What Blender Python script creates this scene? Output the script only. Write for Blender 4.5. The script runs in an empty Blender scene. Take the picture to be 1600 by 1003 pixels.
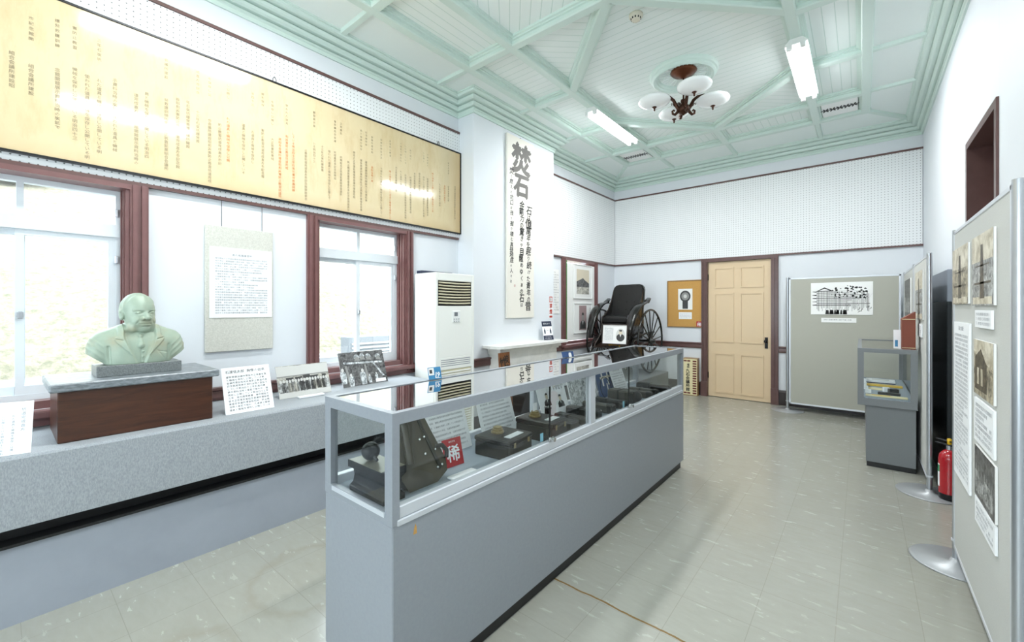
import bpy, math, random
import numpy as np
from mathutils import Vector, Matrix
random.seed(7)
PI = math.pi
SC = bpy.context.scene
COL = SC.collection

# ------------------------------------------------------------------ camera, world, light, exposure
cam = bpy.data.cameras.new('camera'); cam.sensor_fit = 'HORIZONTAL'; cam.sensor_width = 36.0
cam.lens = 36.0 * 663.0 / 1600.0
cam.shift_y = -20.5 / 1600.0
cam.clip_start = 0.05
camo = bpy.data.objects.new('camera', cam); COL.objects.link(camo)
camo.location = (0, 0, 1.45)
camo.rotation_euler = (PI / 2, 0, math.atan2(546, 663))
SC.camera = camo

world = bpy.data.worlds.new('sky'); SC.world = world; world.use_nodes = True
wn = world.node_tree; wn.nodes.clear()
wo = wn.nodes.new('ShaderNodeOutputWorld'); wb = wn.nodes.new('ShaderNodeBackground')
wb.inputs['Color'].default_value = (0.83, 0.92, 1.0, 1); wb.inputs['Strength'].default_value = 9.0
wn.links.new(wb.outputs[0], wo.inputs[0])

sun = bpy.data.lights.new('sun', 'SUN'); sun.energy = 5.0; sun.angle = 0.02; sun.color = (1, .98, .95)
suno = bpy.data.objects.new('sun', sun); COL.objects.link(suno)
suno.rotation_euler = Vector((-0.62, 0.12, -0.78)).to_track_quat('-Z', 'Y').to_euler()

SC.view_settings.view_transform = 'Standard'
try: SC.view_settings.look = 'None'
except Exception: pass
SC.view_settings.exposure = 0.4
SC.view_settings.gamma = 1.0
SC.view_settings.use_curve_mapping = False
SC.cycles.max_bounces = 10; SC.cycles.diffuse_bounces = 6; SC.cycles.glossy_bounces = 5
SC.cycles.transparent_max_bounces = 24
SC.cycles.sample_clamp_indirect = 6.0
SC.cycles.caustics_reflective = False; SC.cycles.caustics_refractive = False

# daylight openings: portals guide the sky light through the windows
def portal(loc, rot, w, h):
    l = bpy.data.lights.new('window_portal', 'AREA'); l.shape = 'RECTANGLE'; l.size = w; l.size_y = h
    l.cycles.is_portal = True
    o = bpy.data.objects.new('window_portal', l); COL.objects.link(o); o.location = loc; o.rotation_euler = rot

# ------------------------------------------------------------------ room numbers
WX, RX, BY, FY = -3.62, 0.602, 7.45, -2.7
CX_BR, BR0, BR1 = -3.37, 3.412, 5.02         # chimney breast face and its two sides
ZB = 3.80                                     # underside of the ceiling beams

# ------------------------------------------------------------------ materials
def lin(h):
    if isinstance(h, tuple): return h + (1,) if len(h) == 3 else h
    h = h.lstrip('#'); v = [int(h[i:i+2], 16) / 255 for i in (0, 2, 4)]
    return tuple((c / 12.92 if c <= .04045 else ((c + .055) / 1.055) ** 2.4) for c in v) + (1,)

class NT:
    def __init__(s, m): s.m = m; s.t = m.node_tree; s.n = s.t.nodes; s.b = s.n['Principled BSDF']
    def node(s, k, **kw):
        n = s.n.new(k)
        for a, v in kw.items(): setattr(n, a, v)
        return n
    def link(s, a, b): s.t.links.new(a, b)
    def math(s, op, a, b=None, c=None, clamp=False):
        n = s.node('ShaderNodeMath', operation=op, use_clamp=clamp)
        for i, v in enumerate((a, b, c)):
            if v is None: continue
            if isinstance(v, (int, float)): n.inputs[i].default_value = v
            else: s.link(v, n.inputs[i])
        return n.outputs[0]
    def mix(s, f, a, b):
        n = s.node('ShaderNodeMix', data_type='RGBA')
        if isinstance(f, (int, float)): n.inputs[0].default_value = f
        else: s.link(f, n.inputs[0])
        for i, v in ((6, a), (7, b)):
            if isinstance(v, (tuple, str)): n.inputs[i].default_value = lin(v)
            else: s.link(v, n.inputs[i])
        return n.outputs[2]
    def coord(s, scale=(1, 1, 1), rot=(0, 0, 0), kind='Object'):
        tc = s.node('ShaderNodeTexCoord'); mp = s.node('ShaderNodeMapping')
        mp.inputs['Scale'].default_value = scale; mp.inputs['Rotation'].default_value = rot
        s.link(tc.outputs[kind], mp.inputs[0]); return mp.outputs[0]
    def geo(s, scale=(1, 1, 1), rot=(0, 0, 0)):
        g = s.node('ShaderNodeNewGeometry'); mp = s.node('ShaderNodeMapping')
        mp.inputs['Scale'].default_value = scale; mp.inputs['Rotation'].default_value = rot
        s.link(g.outputs['Position'], mp.inputs[0]); return mp.outputs[0]
    def noise(s, v, sc, det=3, rough=.5, dist=0):
        n = s.node('ShaderNodeTexNoise'); n.inputs['Scale'].default_value = sc; n.inputs['Detail'].default_value = det
        n.inputs['Roughness'].default_value = rough; n.inputs['Distortion'].default_value = dist
        s.link(v, n.inputs['Vector']); return n.outputs['Fac']
    def ramp(s, f, stops):
        n = s.node('ShaderNodeValToRGB'); e = n.color_ramp.elements
        while len(e) < len(stops): e.new(.5)
        for i, (p, c) in enumerate(stops): e[i].position = p; e[i].color = lin(c)
        s.link(f, n.inputs[0]); return n.outputs[0]
    def bump(s, h, strength=.2, dist=.01):
        n = s.node('ShaderNodeBump'); n.inputs['Strength'].default_value = strength; n.inputs['Distance'].default_value = dist
        s.link(h, n.inputs['Height']); s.link(n.outputs[0], s.b.inputs['Normal'])
    def col(s, v): s.link(v, s.b.inputs['Base Color'])
    def sep(s, v):
        n = s.node('ShaderNodeSeparateXYZ'); s.link(v, n.inputs[0]); return n.outputs

MATS = {}
def M(name, color='#808080', rough=.6, metal=0, coat=0, fn=None, emit=None, es=0, spec=None):
    if name in MATS: return MATS[name]
    m = bpy.data.materials.new(name); m.use_nodes = True; t = NT(m)
    t.b.inputs['Base Color'].default_value = lin(color); t.b.inputs['Roughness'].default_value = rough
    t.b.inputs['Metallic'].default_value = metal; t.b.inputs['Coat Weight'].default_value = coat
    if spec is not None: t.b.inputs['Specular IOR Level'].default_value = spec
    if emit: t.b.inputs['Emission Color'].default_value = lin(emit); t.b.inputs['Emission Strength'].default_value = es
    if fn: fn(t)
    MATS[name] = m; return m

def f_wall(t):
    n = t.noise(t.geo(), 1.3, 4); t.col(t.mix(n, '#dde1e6', '#e4e8ec')); t.bump(t.noise(t.geo(), 90, 3), .08, .003)
M('wall_paint', rough=.6, fn=f_wall)
def f_peg(t):
    x, y, z = t.sep(t.geo())
    def cell(v): return t.math('SUBTRACT', t.math('FRACT', t.math('MULTIPLY', v, 1 / .034)), .5)
    h = t.math('ADD', x, y)          # boards lie along x or along y
    a = cell(h); b = cell(z)
    d = t.math('SQRT', t.math('ADD', t.math('MULTIPLY', a, a), t.math('MULTIPLY', b, b)))
    k = t.math('LESS_THAN', d, .125)
    t.col(t.mix(k, '#e9ebec', '#6f7070')); t.bump(t.math('SUBTRACT', 1.0, k), .4, .002)
M('pegboard_white', rough=.55, fn=f_peg)
def planks(name, ang, c1='#edf4f1', c2='#e7f0ec', groove='#ccdcd5'):
    def f(t):
        v = t.geo(rot=(0, 0, ang)); x, y, z = t.sep(v)
        q = t.math('MULTIPLY', y, 1 / .085); fr = t.math('FRACT', q)
        g = t.math('LESS_THAN', fr, .075)
        fl = t.math('FLOOR', q); cb = t.node('ShaderNodeCombineXYZ'); t.link(fl, cb.inputs[0])
        n = t.noise(cb.outputs[0], 3.7, 0)
        t.col(t.mix(g, t.mix(n, c1, c2), groove)); t.bump(t.math('SUBTRACT', 1.0, g), .35, .003)
    return M(name, rough=.28, fn=f)
PL_X = planks('ceiling_planks_across', 0); PL_Y = planks('ceiling_planks_along', PI / 2)
PL_D1 = planks('ceiling_planks_diagonal', -math.atan2(.67, .73)); PL_D2 = planks('ceiling_planks_diagonal_left', math.atan2(.67, .73))
M('ceiling_plain', '#e9f1ee', .3)
def f_mint(t):
    t.col(t.mix(t.noise(t.geo(), 2, 2), '#cfe0d8', '#d4e4dc'))
M('mint_paint', rough=.32, fn=f_mint)
def f_brown(t):
    t.col(t.mix(t.noise(t.geo(scale=(1, 1, 1)), 14, 4), '#573d3a', '#6a4d49'))
M('brown_paint', rough=.3, fn=f_brown)
def f_window_brown(t):
    t.col(t.mix(t.noise(t.geo(), 14, 4), '#6e4b49', '#7f5a58'))
M('window_brown', rough=.28, fn=f_window_brown)
M('dark_skirting', '#2e2423', .35)
def f_floor(t):
    v = t.geo(); x, y, z = t.sep(v)
    T = .303
    def edge(c, off):
        q = t.math('MULTIPLY', t.math('ADD', c, off), 1 / T); fr = t.math('FRACT', q)
        a = t.math('MINIMUM', fr, t.math('SUBTRACT', 1.0, fr)); return t.math('LESS_THAN', a, .005), t.math('FLOOR', q)
    ex, fx = edge(x, .09); ey, fy = edge(y, -.07)
    e = t.math('MAXIMUM', ex, ey)
    cb = t.node('ShaderNodeCombineXYZ'); t.link(fx, cb.inputs[0]); t.link(fy, cb.inputs[1])
    tn = t.noise(cb.outputs[0], 5.3, 0)
    streak = t.noise(t.geo(scale=(1, 3.2, 1)), 9, 5, .55, .4); big = t.noise(v, .9, 4, .6)
    c = t.mix(streak, '#9a9a8f', '#aaaaa1'); c = t.mix(t.math('MULTIPLY', tn, .3), c, '#8c8c82')
    st = t.math('MULTIPLY', t.math('SUBTRACT', big, .54, clamp=True), 3.0, clamp=True)
    c = t.mix(t.math('MULTIPLY', st, .55), c, '#8f8d80')
    wob = t.math('MULTIPLY', t.math('SUBTRACT', t.noise(v, 6, 3), .5), .03)
    dl = t.math('ABSOLUTE', t.math('ADD', t.math('SUBTRACT', y, 1.9), wob)); cr = t.math('MULTIPLY', t.math('LESS_THAN', dl, .0055), t.math('LESS_THAN', x, -.3))
    def ring(cx, cy, r_): 
        dx = t.math('SUBTRACT', x, cx); dy = t.math('SUBTRACT', y, cy); d = t.math('SQRT', t.math('ADD', t.math('MULTIPLY', dx, dx), t.math('MULTIPLY', dy, dy)))
        return t.math('SUBTRACT', 1.0, t.math('MULTIPLY', t.math('ABSOLUTE', t.math('SUBTRACT', t.math('ADD', d, t.math('MULTIPLY', wob, 5)), r_)), 22), clamp=True)
    rg = t.math('MAXIMUM', ring(.50, 2.25, .36), t.math('MAXIMUM', ring(-2.3, 1.1, .3), ring(-2.1, .45, .22)))
    c = t.mix(t.math('MULTIPLY', rg, .22), c, '#7c705a')
    c = t.mix(t.math('MULTIPLY', e, .55), c, '#85837a'); t.col(t.mix(cr, c, '#7a5f33'))
    r = t.math('ADD', t.math('MULTIPLY', streak, .16), .17); t.link(r, t.b.inputs['Roughness'])
    t.bump(t.math('SUBTRACT', 1.0, e), .15, .002)
M('floor_tile', rough=.28, fn=f_floor, coat=.15)
def speck(name, a, b, sc, rough=.9, stretch=(1, 1, 1), bump=.3):
    def f(t):
        n = t.noise(t.geo(scale=stretch), sc, 5, .7); n = t.math('MULTIPLY_ADD', n, 2.2, -.6, clamp=True)
        t.col(t.mix(n, a, b)); t.bump(n, bump, .002)
    return M(name, rough=rough, fn=f)
speck('bench_cloth', '#868b90', '#b0b5b9', 210, stretch=(1, 1, .35))
speck('granite', '#4b5052', '#8d9291', 160, .35, bump=.05)
speck('marble_slab', '#4f565b', '#9aa1a6', 28, .3, bump=.02, stretch=(1, 1, 3))
speck('panel_cloth', '#a5a59a', '#b8b8ad', 220)
speck('panel_cloth_pale', '#bdbeba', '#cccdc9', 220)
speck('hanging_cloth', '#bcbbb1', '#dad9d0', 110)
speck('case_grey', '#8b9097', '#92979d', 60, .38, bump=.02)
speck('bench_paint', '#989ea8', '#a1a7b1', 3, .42, bump=.0)
speck('case_base_grey', '#74787b', '#7f8386', 200, .5, bump=.05)
speck('case_felt', '#8c97a3', '#a9b3bd', 260)
speck('cork', '#b98a47', '#cfa25e', 190, bump=.2)
speck('marble_white', '#dcdcd8', '#f0efeb', 5, .35, bump=.0)
def wood(name, a, b, sc=(1, 1, 1), rough=.35):
    def f(t):
        v = t.coord(scale=sc); n = t.noise(v, 6, 5, .6, 1.5); t.col(t.mix(t.math('MULTIPLY_ADD', n, 2, -.5, clamp=True), a, b))
    return M(name, rough=rough, fn=f)
wood('walnut', '#351c11', '#54301e', (1, .6, 6)); wood('plaque_wood', '#5c331b', '#8a5830', (3, 3, .6)); wood('oak', '#8a683e', '#a5814f', (4, 4, 1))
wood('old_brass', '#5a4c30', '#9b8a5b', (8, 8, 8), .35)
M('door_cream', '#dbc3a0', .42); M('white_plastic', '#eceeec', .35); M('ac_cream', '#eeefea', .4); M('ac_louvre', '#cfc8ac', .5)
M('black_void', '#0c0c0d', .5); M('black_metal', '#17181a', .35, .4); M('black_kick', '#141516', .45)
M('aluminium', '#b9bdc2', .32, .85); M('alu_white', '#d2d6dc', .35, .3); M('steel_disc', '#a9acae', .38, .35)
M('chrome', '#d8d8d8', .15, 1); M('brass', '#b98c3a', .25, .9)
M('white_paper', '#f4f6f8', .6); M('photo_white', '#eeeeec', .4); M('ink', '#2b2b2d', .7); M('ink_grey', '#6d7278', .7); M('ink_faint', '#8c9096', .7)
M('brush_ink', '#1d1c1b', .6); M('brush_grey', '#6a6763', .7); M('scroll_paper', '#e9e5db', .7); M('seal_red', '#b23a2a', .6)
M('banner_ink', '#8d8065', .5); M('banner_orange', '#cf7c42', .5)
M('red_card', '#b3202a', .4); M('navy', '#1f2a44', .5); M('card_blue', '#3f86b4', .45); M('photo_blue', '#33507f', .45)
M('green_strip', '#3f7d3c', .6); M('red_gloss', '#a81420', .2, coat=.5); M('label_green', '#2f8a5b', .5); M('yellow', '#e2b520', .4)
M('maroon', '#6b2a22', .45); M('cyan_tag', '#8fd0e6', .4); M('chocolate_leather', '#7c3a24', .5)
M('window_white', '#dfe5e9', .4); M('detector_cream', '#d9d3c2', .5)
M('pic_mid', '#8f8f8c', .5); M('pic_dark', '#3a3a3a', .5); M('pic_light', '#cfcfcb', .5); M('sepia_light', '#d3c9b3', .5); M('sepia_dark', '#4a4032', .5); M('pink_grey', '#a08a8a', .5)
M('yellow_folder', '#e0b72a', .5); M('cream_paper', '#e6dbb0', .6)
def f_banner(t):
    v = t.geo(); n = t.noise(v, 1.6, 5, .6, .6); x, y, z = t.sep(v)
    n2 = t.noise(t.geo(scale=(1, 1, .3)), 7, 5, .7)
    c = t.mix(n, '#d3bf93', '#e2d2b0'); a = t.math('MULTIPLY', t.math('SUBTRACT', n2, .5, clamp=True), 3.0, clamp=True)
    # light falloff painted in: sheet turns golden toward its bottom and far end
    e = t.math('MAXIMUM', t.math('SUBTRACT', 2.42, z), t.math('SUBTRACT', y, 3.2)); e = t.math('MULTIPLY', e, 4.0, clamp=True)
    k = t.math('MAXIMUM', t.math('MULTIPLY', a, .5), t.math('MULTIPLY', e, t.math('ADD', n2, .2)))
    t.col(t.mix(k, c, '#b8935a'))
M('banner_sheet', rough=.09, fn=f_banner, coat=.35)
def f_bronze(t):
    n = t.noise(t.geo(), 22, 5, .6); 
    c = t.mix(n, '#8fa292', '#a9b6a4')
    t.col(t.mix(t.math('MULTIPLY', t.math('SUBTRACT', t.noise(t.geo(), 9, 3), .5, clamp=True), 3, clamp=True), c, '#a59c80'))
M('bust_patina', rough=.48, metal=.1, fn=f_bronze)
def f_leather(t):
    n = t.noise(t.coord(), 12, 5, .65); t.col(t.mix(n, '#2c291f', '#585242')); t.bump(t.noise(t.coord(), 160, 3), .2, .002)
M('old_leather', rough=.42, fn=f_leather)
def f_blackleather(t):
    n = t.noise(t.coord(), 20, 5, .65); t.col(t.mix(n, '#10100e', '#2a2924')); t.bump(t.noise(t.coord(), 200, 3), .2, .002)
M('black_leather', rough=.38, fn=f_blackleather)
def f_greyleather(t):
    n = t.noise(t.coord(), 20, 5, .65); t.col(t.mix(n, '#33322c', '#5c5a50'))
M('grey_leather', rough=.4, fn=f_greyleather)
M('rickshaw_black', '#141311', .22, coat=.3); M('rickshaw_cushion', '#0e0d0c', .4); M('rickshaw_wood', '#2b2019', .4)
M('anvil_black', '#161719', .22, .3); M('anvil_top', '#7b7868', .35, .3)
M('copper', '#6b3d26', .3, .7); M('dark_bronze', '#43291c', .35, .7)
M('opal_glass', '#f0f3f3', .15, coat=.3, emit='#ffffff', es=.05)
M('tube_glow', '#ffffff', .4, emit='#f6fbff', es=12.0)
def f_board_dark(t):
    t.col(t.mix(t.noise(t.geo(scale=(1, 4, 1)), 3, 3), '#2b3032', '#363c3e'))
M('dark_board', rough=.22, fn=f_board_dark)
def f_grass(t):
    v = t.geo(); n = t.noise(v, 9.0, 9, .8, .2); n2 = t.noise(v, .5, 4)
    c = t.ramp(n, [(.32, '#3c442b'), (.44, '#635f4a'), (.54, '#7c7765'), (.68, '#989285')])
    t.col(t.mix(t.math('MULTIPLY', n2, .4), c, '#7d796b')); t.bump(n, .8, .15)
M('dry_grass', rough=.95, fn=f_grass)
def f_leaf(t):
    t.col(t.mix(t.noise(t.geo(), 8, 6, .7), '#20281c', '#4d5344')); t.bump(t.noise(t.geo(), 12, 6, .7), 1, .1)
M('bush_leaf', rough=.9, fn=f_leaf)
M('outdoor_white', '#8a8a86', .8); M('outdoor_grey', '#5e6265', .6)
def f_photo(t, lo, hi, sc):
    v = t.coord(); n = t.noise(v, sc, 7, .7, .8); t.col(t.ramp(n, [(.38, lo), (.62, hi)]))
def photo(name, lo, hi, sc=22):
    return M(name, rough=.4, fn=lambda t: f_photo(t, lo, hi, sc))
photo('photo_grey', '#3c3c3c', '#c6c8c6', 26); photo('photo_sepia', '#40372a', '#c9bea4', 20); photo('photo_dark', '#1d1d1d', '#787878', 30)
photo('photo_map', '#5b6265', '#e8ecee', 30); photo('photo_pen', '#15151a', '#f2f2f0', 40); photo('photo_sepia_dark', '#1d1812', '#6b5f4a', 34); photo('photo_sepia_pale', '#a99e84', '#e6dfcd', 12); photo('photo_soft', '#7a7870', '#d6d3c8', 16)

def glassmat(name, tint, base=.0):
    m = bpy.data.materials.new(name); m.use_nodes = True; n = m.node_tree.nodes; n.clear(); L = m.node_tree.links.new
    o = n.new('ShaderNodeOutputMaterial'); mx = n.new('ShaderNodeMixShader'); tr = n.new('ShaderNodeBsdfTransparent'); gl = n.new('ShaderNodeBsdfGlossy')
    fr = n.new('ShaderNodeFresnel'); ge = n.new('ShaderNodeNewGeometry'); io = n.new('ShaderNodeMath'); io.operation = 'MULTIPLY_ADD'
    L(ge.outputs['Backfacing'], io.inputs[0]); io.inputs[1].default_value = 1/1.5 - 1.5; io.inputs[2].default_value = 1.5; L(io.outputs[0], fr.inputs[0])   # same reflectance on both sides of a thin pane
    gl.inputs['Roughness'].default_value = 0.0
    tr.inputs[0].default_value = tint + (1,)
    if base:
        ma = n.new('ShaderNodeMath'); ma.operation = 'MULTIPLY_ADD'; ma.use_clamp = True; L(fr.outputs[0], ma.inputs[0]); ma.inputs[1].default_value = 1.0 + base; ma.inputs[2].default_value = base * .2; f = ma.outputs[0]
    else: f = fr.outputs[0]
    L(f, mx.inputs[0]); L(tr.outputs[0], mx.inputs[1]); L(gl.outputs[0], mx.inputs[2]); L(mx.outputs[0], o.inputs[0])
    MATS[name] = m; return m
glassmat('pane_glass', (.97, .985, .98)); glassmat('case_glass', (.97, .985, .98)); glassmat('case_top_glass', (.93, .96, .955), 1.0)

# ------------------------------------------------------------------ mesh building
class MB:
    """collects faces; build() links them as one mesh object"""
    def __init__(s): s.v = []; s.f = []; s.m = []; s.mats = []; s.sm = []; s.T = None; s.nb = 0
    def mi(s, m):
        m = MATS[m] if isinstance(m, str) else m
        if m not in s.mats: s.mats.append(m)
        return s.mats.index(m)
    def add(s, vs, fs, m, smooth=False):
        b = len(s.v); k = s.mi(m)
        if s.T is not None: vs = [tuple(s.T @ Vector(v)) for v in vs]
        s.v += [tuple(v) for v in vs]
        for f in fs: s.f.append(tuple(b + i for i in f)); s.m.append(k); s.sm.append(smooth)
        return s
    def box(s, a, b, m):
        e = (s.nb % 9) * .00007; s.nb += 1        # no two boxes share an exact face
        x0, y0, z0 = (min(a[i], b[i])-e for i in range(3)); x1, y1, z1 = (max(a[i], b[i])+e for i in range(3))
        return s.add([(x0,y0,z0),(x1,y0,z0),(x1,y1,z0),(x0,y1,z0),(x0,y0,z1),(x1,y0,z1),(x1,y1,z1),(x0,y1,z1)],
                     [(0,3,2,1),(4,5,6,7),(0,1,5,4),(1,2,6,5),(2,3,7,6),(3,0,4,7)], m)
    def bbox(s, a, b, m, r=.01):                       # box with chamfered edges
        x0, y0, z0 = (min(a[i], b[i]) for i in range(3)); x1, y1, z1 = (max(a[i], b[i]) for i in range(3))
        r = min(r, (x1-x0)/2.01, (y1-y0)/2.01, (z1-z0)/2.01)
        vs = []
        for sx in (0, 1):
            for sy in (0, 1):
                for sz in (0, 1):
                    X = (x0, x1)[sx]; Y = (y0, y1)[sy]; Z = (z0, z1)[sz]
                    dx = r * (1 - 2*sx); dy = r * (1 - 2*sy); dz = r * (1 - 2*sz)
                    vs += [(X, Y+dy, Z+dz), (X+dx, Y, Z+dz), (X+dx, Y+dy, Z)]
        def q(sx, sy, sz, k): return (sx*4 + sy*2 + sz) * 3 + k
        fs = [(q(0,0,0,0),q(0,0,1,0),q(0,1,1,0),q(0,1,0,0)),(q(1,0,0,0),q(1,1,0,0),q(1,1,1,0),q(1,0,1,0)),
              (q(0,0,0,1),q(1,0,0,1),q(1,0,1,1),q(0,0,1,1)),(q(0,1,0,1),q(0,1,1,1),q(1,1,1,1),q(1,1,0,1)),
              (q(0,0,0,2),q(0,1,0,2),q(1,1,0,2),q(1,0,0,2)),(q(0,0,1,2),q(1,0,1,2),q(1,1,1,2),q(0,1,1,2))]
        for a_ in (0, 1):
            for b_ in (0, 1):
                fs.append((q(a_,b_,0,0),q(a_,b_,1,0),q(a_,b_,1,1),q(a_,b_,0,1)))
                fs.append((q(a_,0,b_,0),q(a_,1,b_,0),q(a_,1,b_,2),q(a_,0,b_,2)))
                fs.append((q(0,a_,b_,1),q(1,a_,b_,1),q(1,a_,b_,2),q(0,a_,b_,2)))
        for i in range(8): fs.append((i*3, i*3+1, i*3+2))
        return s.add(vs, fs, m)
    def lathe(s, prof, m, n=24, c=(0, 0, 0), smooth=True, axis='z', cap=True):
        vs = []; 
        for r, z in prof:
            for k in range(n):
                a = 2*PI*k/n; p = (r*math.cos(a), r*math.sin(a), z)
                if axis == 'x': p = (p[2], p[0], p[1])
                elif axis == 'y': p = (p[0], p[2], p[1])
                vs.append((p[0]+c[0], p[1]+c[1], p[2]+c[2]))
        fs = [(i*n+k, i*n+(k+1) % n, (i+1)*n+(k+1) % n, (i+1)*n+k) for i in range(len(prof)-1) for k in range(n)]
        s.add(vs, fs, m, smooth)
        if cap:
            s.add(vs[:n], [tuple(range(n))[::-1]], m); s.add(vs[-n:], [tuple(range(n))], m)
        return s
    def cyl(s, a, b, r, m, n=14, r2=None, smooth=True): return s.tube([a, b], [r, r if r2 is None else r2], m, n, smooth)
    def tube(s, path, r, m, n=8, smooth=True, closed=False, flat=None):
        P = [Vector(p) for p in path]; N = len(P); rs = r if isinstance(r, (list, tuple)) else [r]*N
        vs = []; up = None
        for i, p in enumerate(P):
            if closed: d = P[(i+1) % N] - P[i-1]
            else: d = P[min(i+1, N-1)] - P[max(i-1, 0)]
            d.normalize()
            if up is None:
                up = Vector((0, 0, 1)) if abs(d.z) < .9 else Vector((1, 0, 0))
            u = up - d * up.dot(d)
            if u.length < 1e-5: u = d.orthogonal()
            u.normalize(); w = d.cross(u); up = u
            for k in range(n):
                a = 2*PI*k/n; fx, fy = (1, 1) if flat is None else flat
                vs.append(p + (u*math.cos(a)*fx + w*math.sin(a)*fy) * rs[i])
        L = N if closed else N-1
        fs = [(i*n+k, i*n+(k+1) % n, ((i+1) % N)*n+(k+1) % n, ((i+1) % N)*n+k) for i in range(L) for k in range(n)]
        s.add(vs, fs, m, smooth)
        if not closed: s.add(vs[:n], [tuple(range(n))[::-1]], m); s.add(vs[-n:], [tuple(range(n))], m)
        return s
    def prism(s, poly, fn, d0, d1, m, smooth=False):
        """poly: 2-D points; fn(u, v, d) -> xyz; extruded between d0 and d1"""
        n = len(poly); vs = [fn(u, v, d0) for u, v in poly] + [fn(u, v, d1) for u, v in poly]
        s.add(vs, [tuple(range(n))[::-1], tuple(range(n, 2*n))], m)
        return s.add(vs, [(i, (i+1) % n, n+(i+1) % n, n+i) for i in range(n)], m, smooth)
    def sphere(s, c, r, m, n=16, k=10, sc=(1, 1, 1)):
        prof = [(max(1e-4, math.sin(PI*i/k)), -math.cos(PI*i/k)) for i in range(k+1)]
        vs = [(c[0]+r*sc[0]*q*math.cos(2*PI*j/n), c[1]+r*sc[1]*q*math.sin(2*PI*j/n), c[2]+r*sc[2]*z) for q, z in prof for j in range(n)]
        return s.add(vs, [(i*n+j, i*n+(j+1) % n, (i+1)*n+(j+1) % n, (i+1)*n+j) for i in range(k) for j in range(n)], m, True)
    def flat(s, pts, m, y=0.0):                          # 2-D polygon on a card front (local x, z), facing -y
        return s.add([(x, y, z) for x, z in pts], [tuple(range(len(pts)))], m)
    def rect(s, x0, z0, x1, z1, m, y=0.0): return s.flat([(x0, z0), (x1, z0), (x1, z1), (x0, z1)], m, y)
    def disc(s, cx, cz, rx, rz, m, y=0.0, n=20): return s.flat([(cx+rx*math.cos(2*PI*i/n), cz+rz*math.sin(2*PI*i/n)) for i in range(n)], m, y)
    def build(s, name, parent=None, bevel=None, sub=None):
        me = bpy.data.meshes.new(name); me.from_pydata(s.v, [], s.f)
        for m in s.mats: me.materials.append(m)
        me.polygons.foreach_set('material_index', s.m); me.polygons.foreach_set('use_smooth', s.sm); me.update()
        o = bpy.data.objects.new(name, me); COL.objects.link(o)
        if parent: o.parent = parent
        if bevel:
            b = o.modifiers.new('bevel', 'BEVEL'); b.width = bevel; b.segments = 2; b.limit_method = 'ANGLE'
        if sub:
            b = o.modifiers.new('sub', 'SUBSURF'); b.levels = sub; b.render_levels = sub
        return o

def thing(name, label, cat, loc=(0, 0, 0), rz=0, group=None, rot=None):
    o = bpy.data.objects.new(name, None); o.empty_display_size = .1; COL.objects.link(o)
    o.location = loc; o.rotation_euler = rot if rot else (0, 0, rz); o['label'] = label; o['category'] = cat
    if group: o['group'] = group
    return o
def tag(o, label, cat, group=None, kind=None):
    o['label'] = label; o['category'] = cat
    if group: o['group'] = group
    if kind: o['kind'] = kind
    return o
def struct(o): o['kind'] = 'structure'; return o
def sthing(name, loc=(0, 0, 0), rz=0):
    o = bpy.data.objects.new(name, None); COL.objects.link(o); o.location = loc; o.rotation_euler = (0, 0, rz); o['kind'] = 'structure'; return o

# lettering: every glyph is taken once from the built-in font and laid out as thin printed faces
GL = {}
def glyph(ch, res=1):
    k = (ch, res)
    if k not in GL:
        cu = bpy.data.curves.new('glyph', 'FONT'); cu.body = ch; cu.size = 1; cu.resolution_u = res; cu.fill_mode = 'FRONT' if hasattr(cu, 'fill_mode') else cu.fill_mode
        ob = bpy.data.objects.new('glyph', cu); COL.objects.link(ob)
        dg = bpy.context.evaluated_depsgraph_get(); me = bpy.data.meshes.new_from_object(ob.evaluated_get(dg))
        vs = [(v.co.x, v.co.y) for v in me.vertices]; fs = [tuple(p.vertices) for p in me.polygons]
        if vs:
            cx = (min(a for a, b in vs) + max(a for a, b in vs)) / 2
            w = max(a for a, b in vs) - min(a for a, b in vs)
        else: cx = w = 0
        GL[k] = (vs, fs, cx, w)
        bpy.data.objects.remove(ob); bpy.data.curves.remove(cu); bpy.data.meshes.remove(me)
    return GL[k]
def put(mb, ch, x, z, size, m, y, res=1, sx=1, shear=0, bold=0):
    vs, fs, cx, w = glyph(ch, res)
    if not vs: return
    offs = [(0, 0)] if not bold else [(0, 0), (bold, 0), (-bold, 0), (0, bold), (0, -bold)]
    for i, (ox, oz) in enumerate(offs):
        mb.add([(x + ox*size + ((a-cx)*sx + shear*b)*size, y - i*1e-5, z + oz*size + (b-.35)*size) for a, b in vs], fs, m)
def vtext(mb, txt, x, z, size, m, y, pitch=1.08, **k):
    for ch in txt:
        if ch not in ' \u3000': put(mb, ch, x, z - size/2, size, m, y, **k)
        z -= size * pitch
def htext(mb, txt, x, z, size, m, y, pitch=1.0, **k):    # x = centre of the first character
    for ch in txt:
        if ch not in ' \u3000': put(mb, ch, x, z, size, m, y, **k)
        x += size * (pitch if ord(ch) > 255 else pitch * .62)
JP = '明治四十三年石炭坑爆発救護訓練所開設大正筑豊鉱業組合会議所建設昭和災害防止教習坑道完成直方市記念館開館展示資料当時の炭鉱で使われた道具と機械を保存し公開している'
def jp(n, seed):
    r = random.Random(seed); i = r.randrange(len(JP)); return ''.join(JP[(i+k) % len(JP)] for k in range(n))
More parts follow.
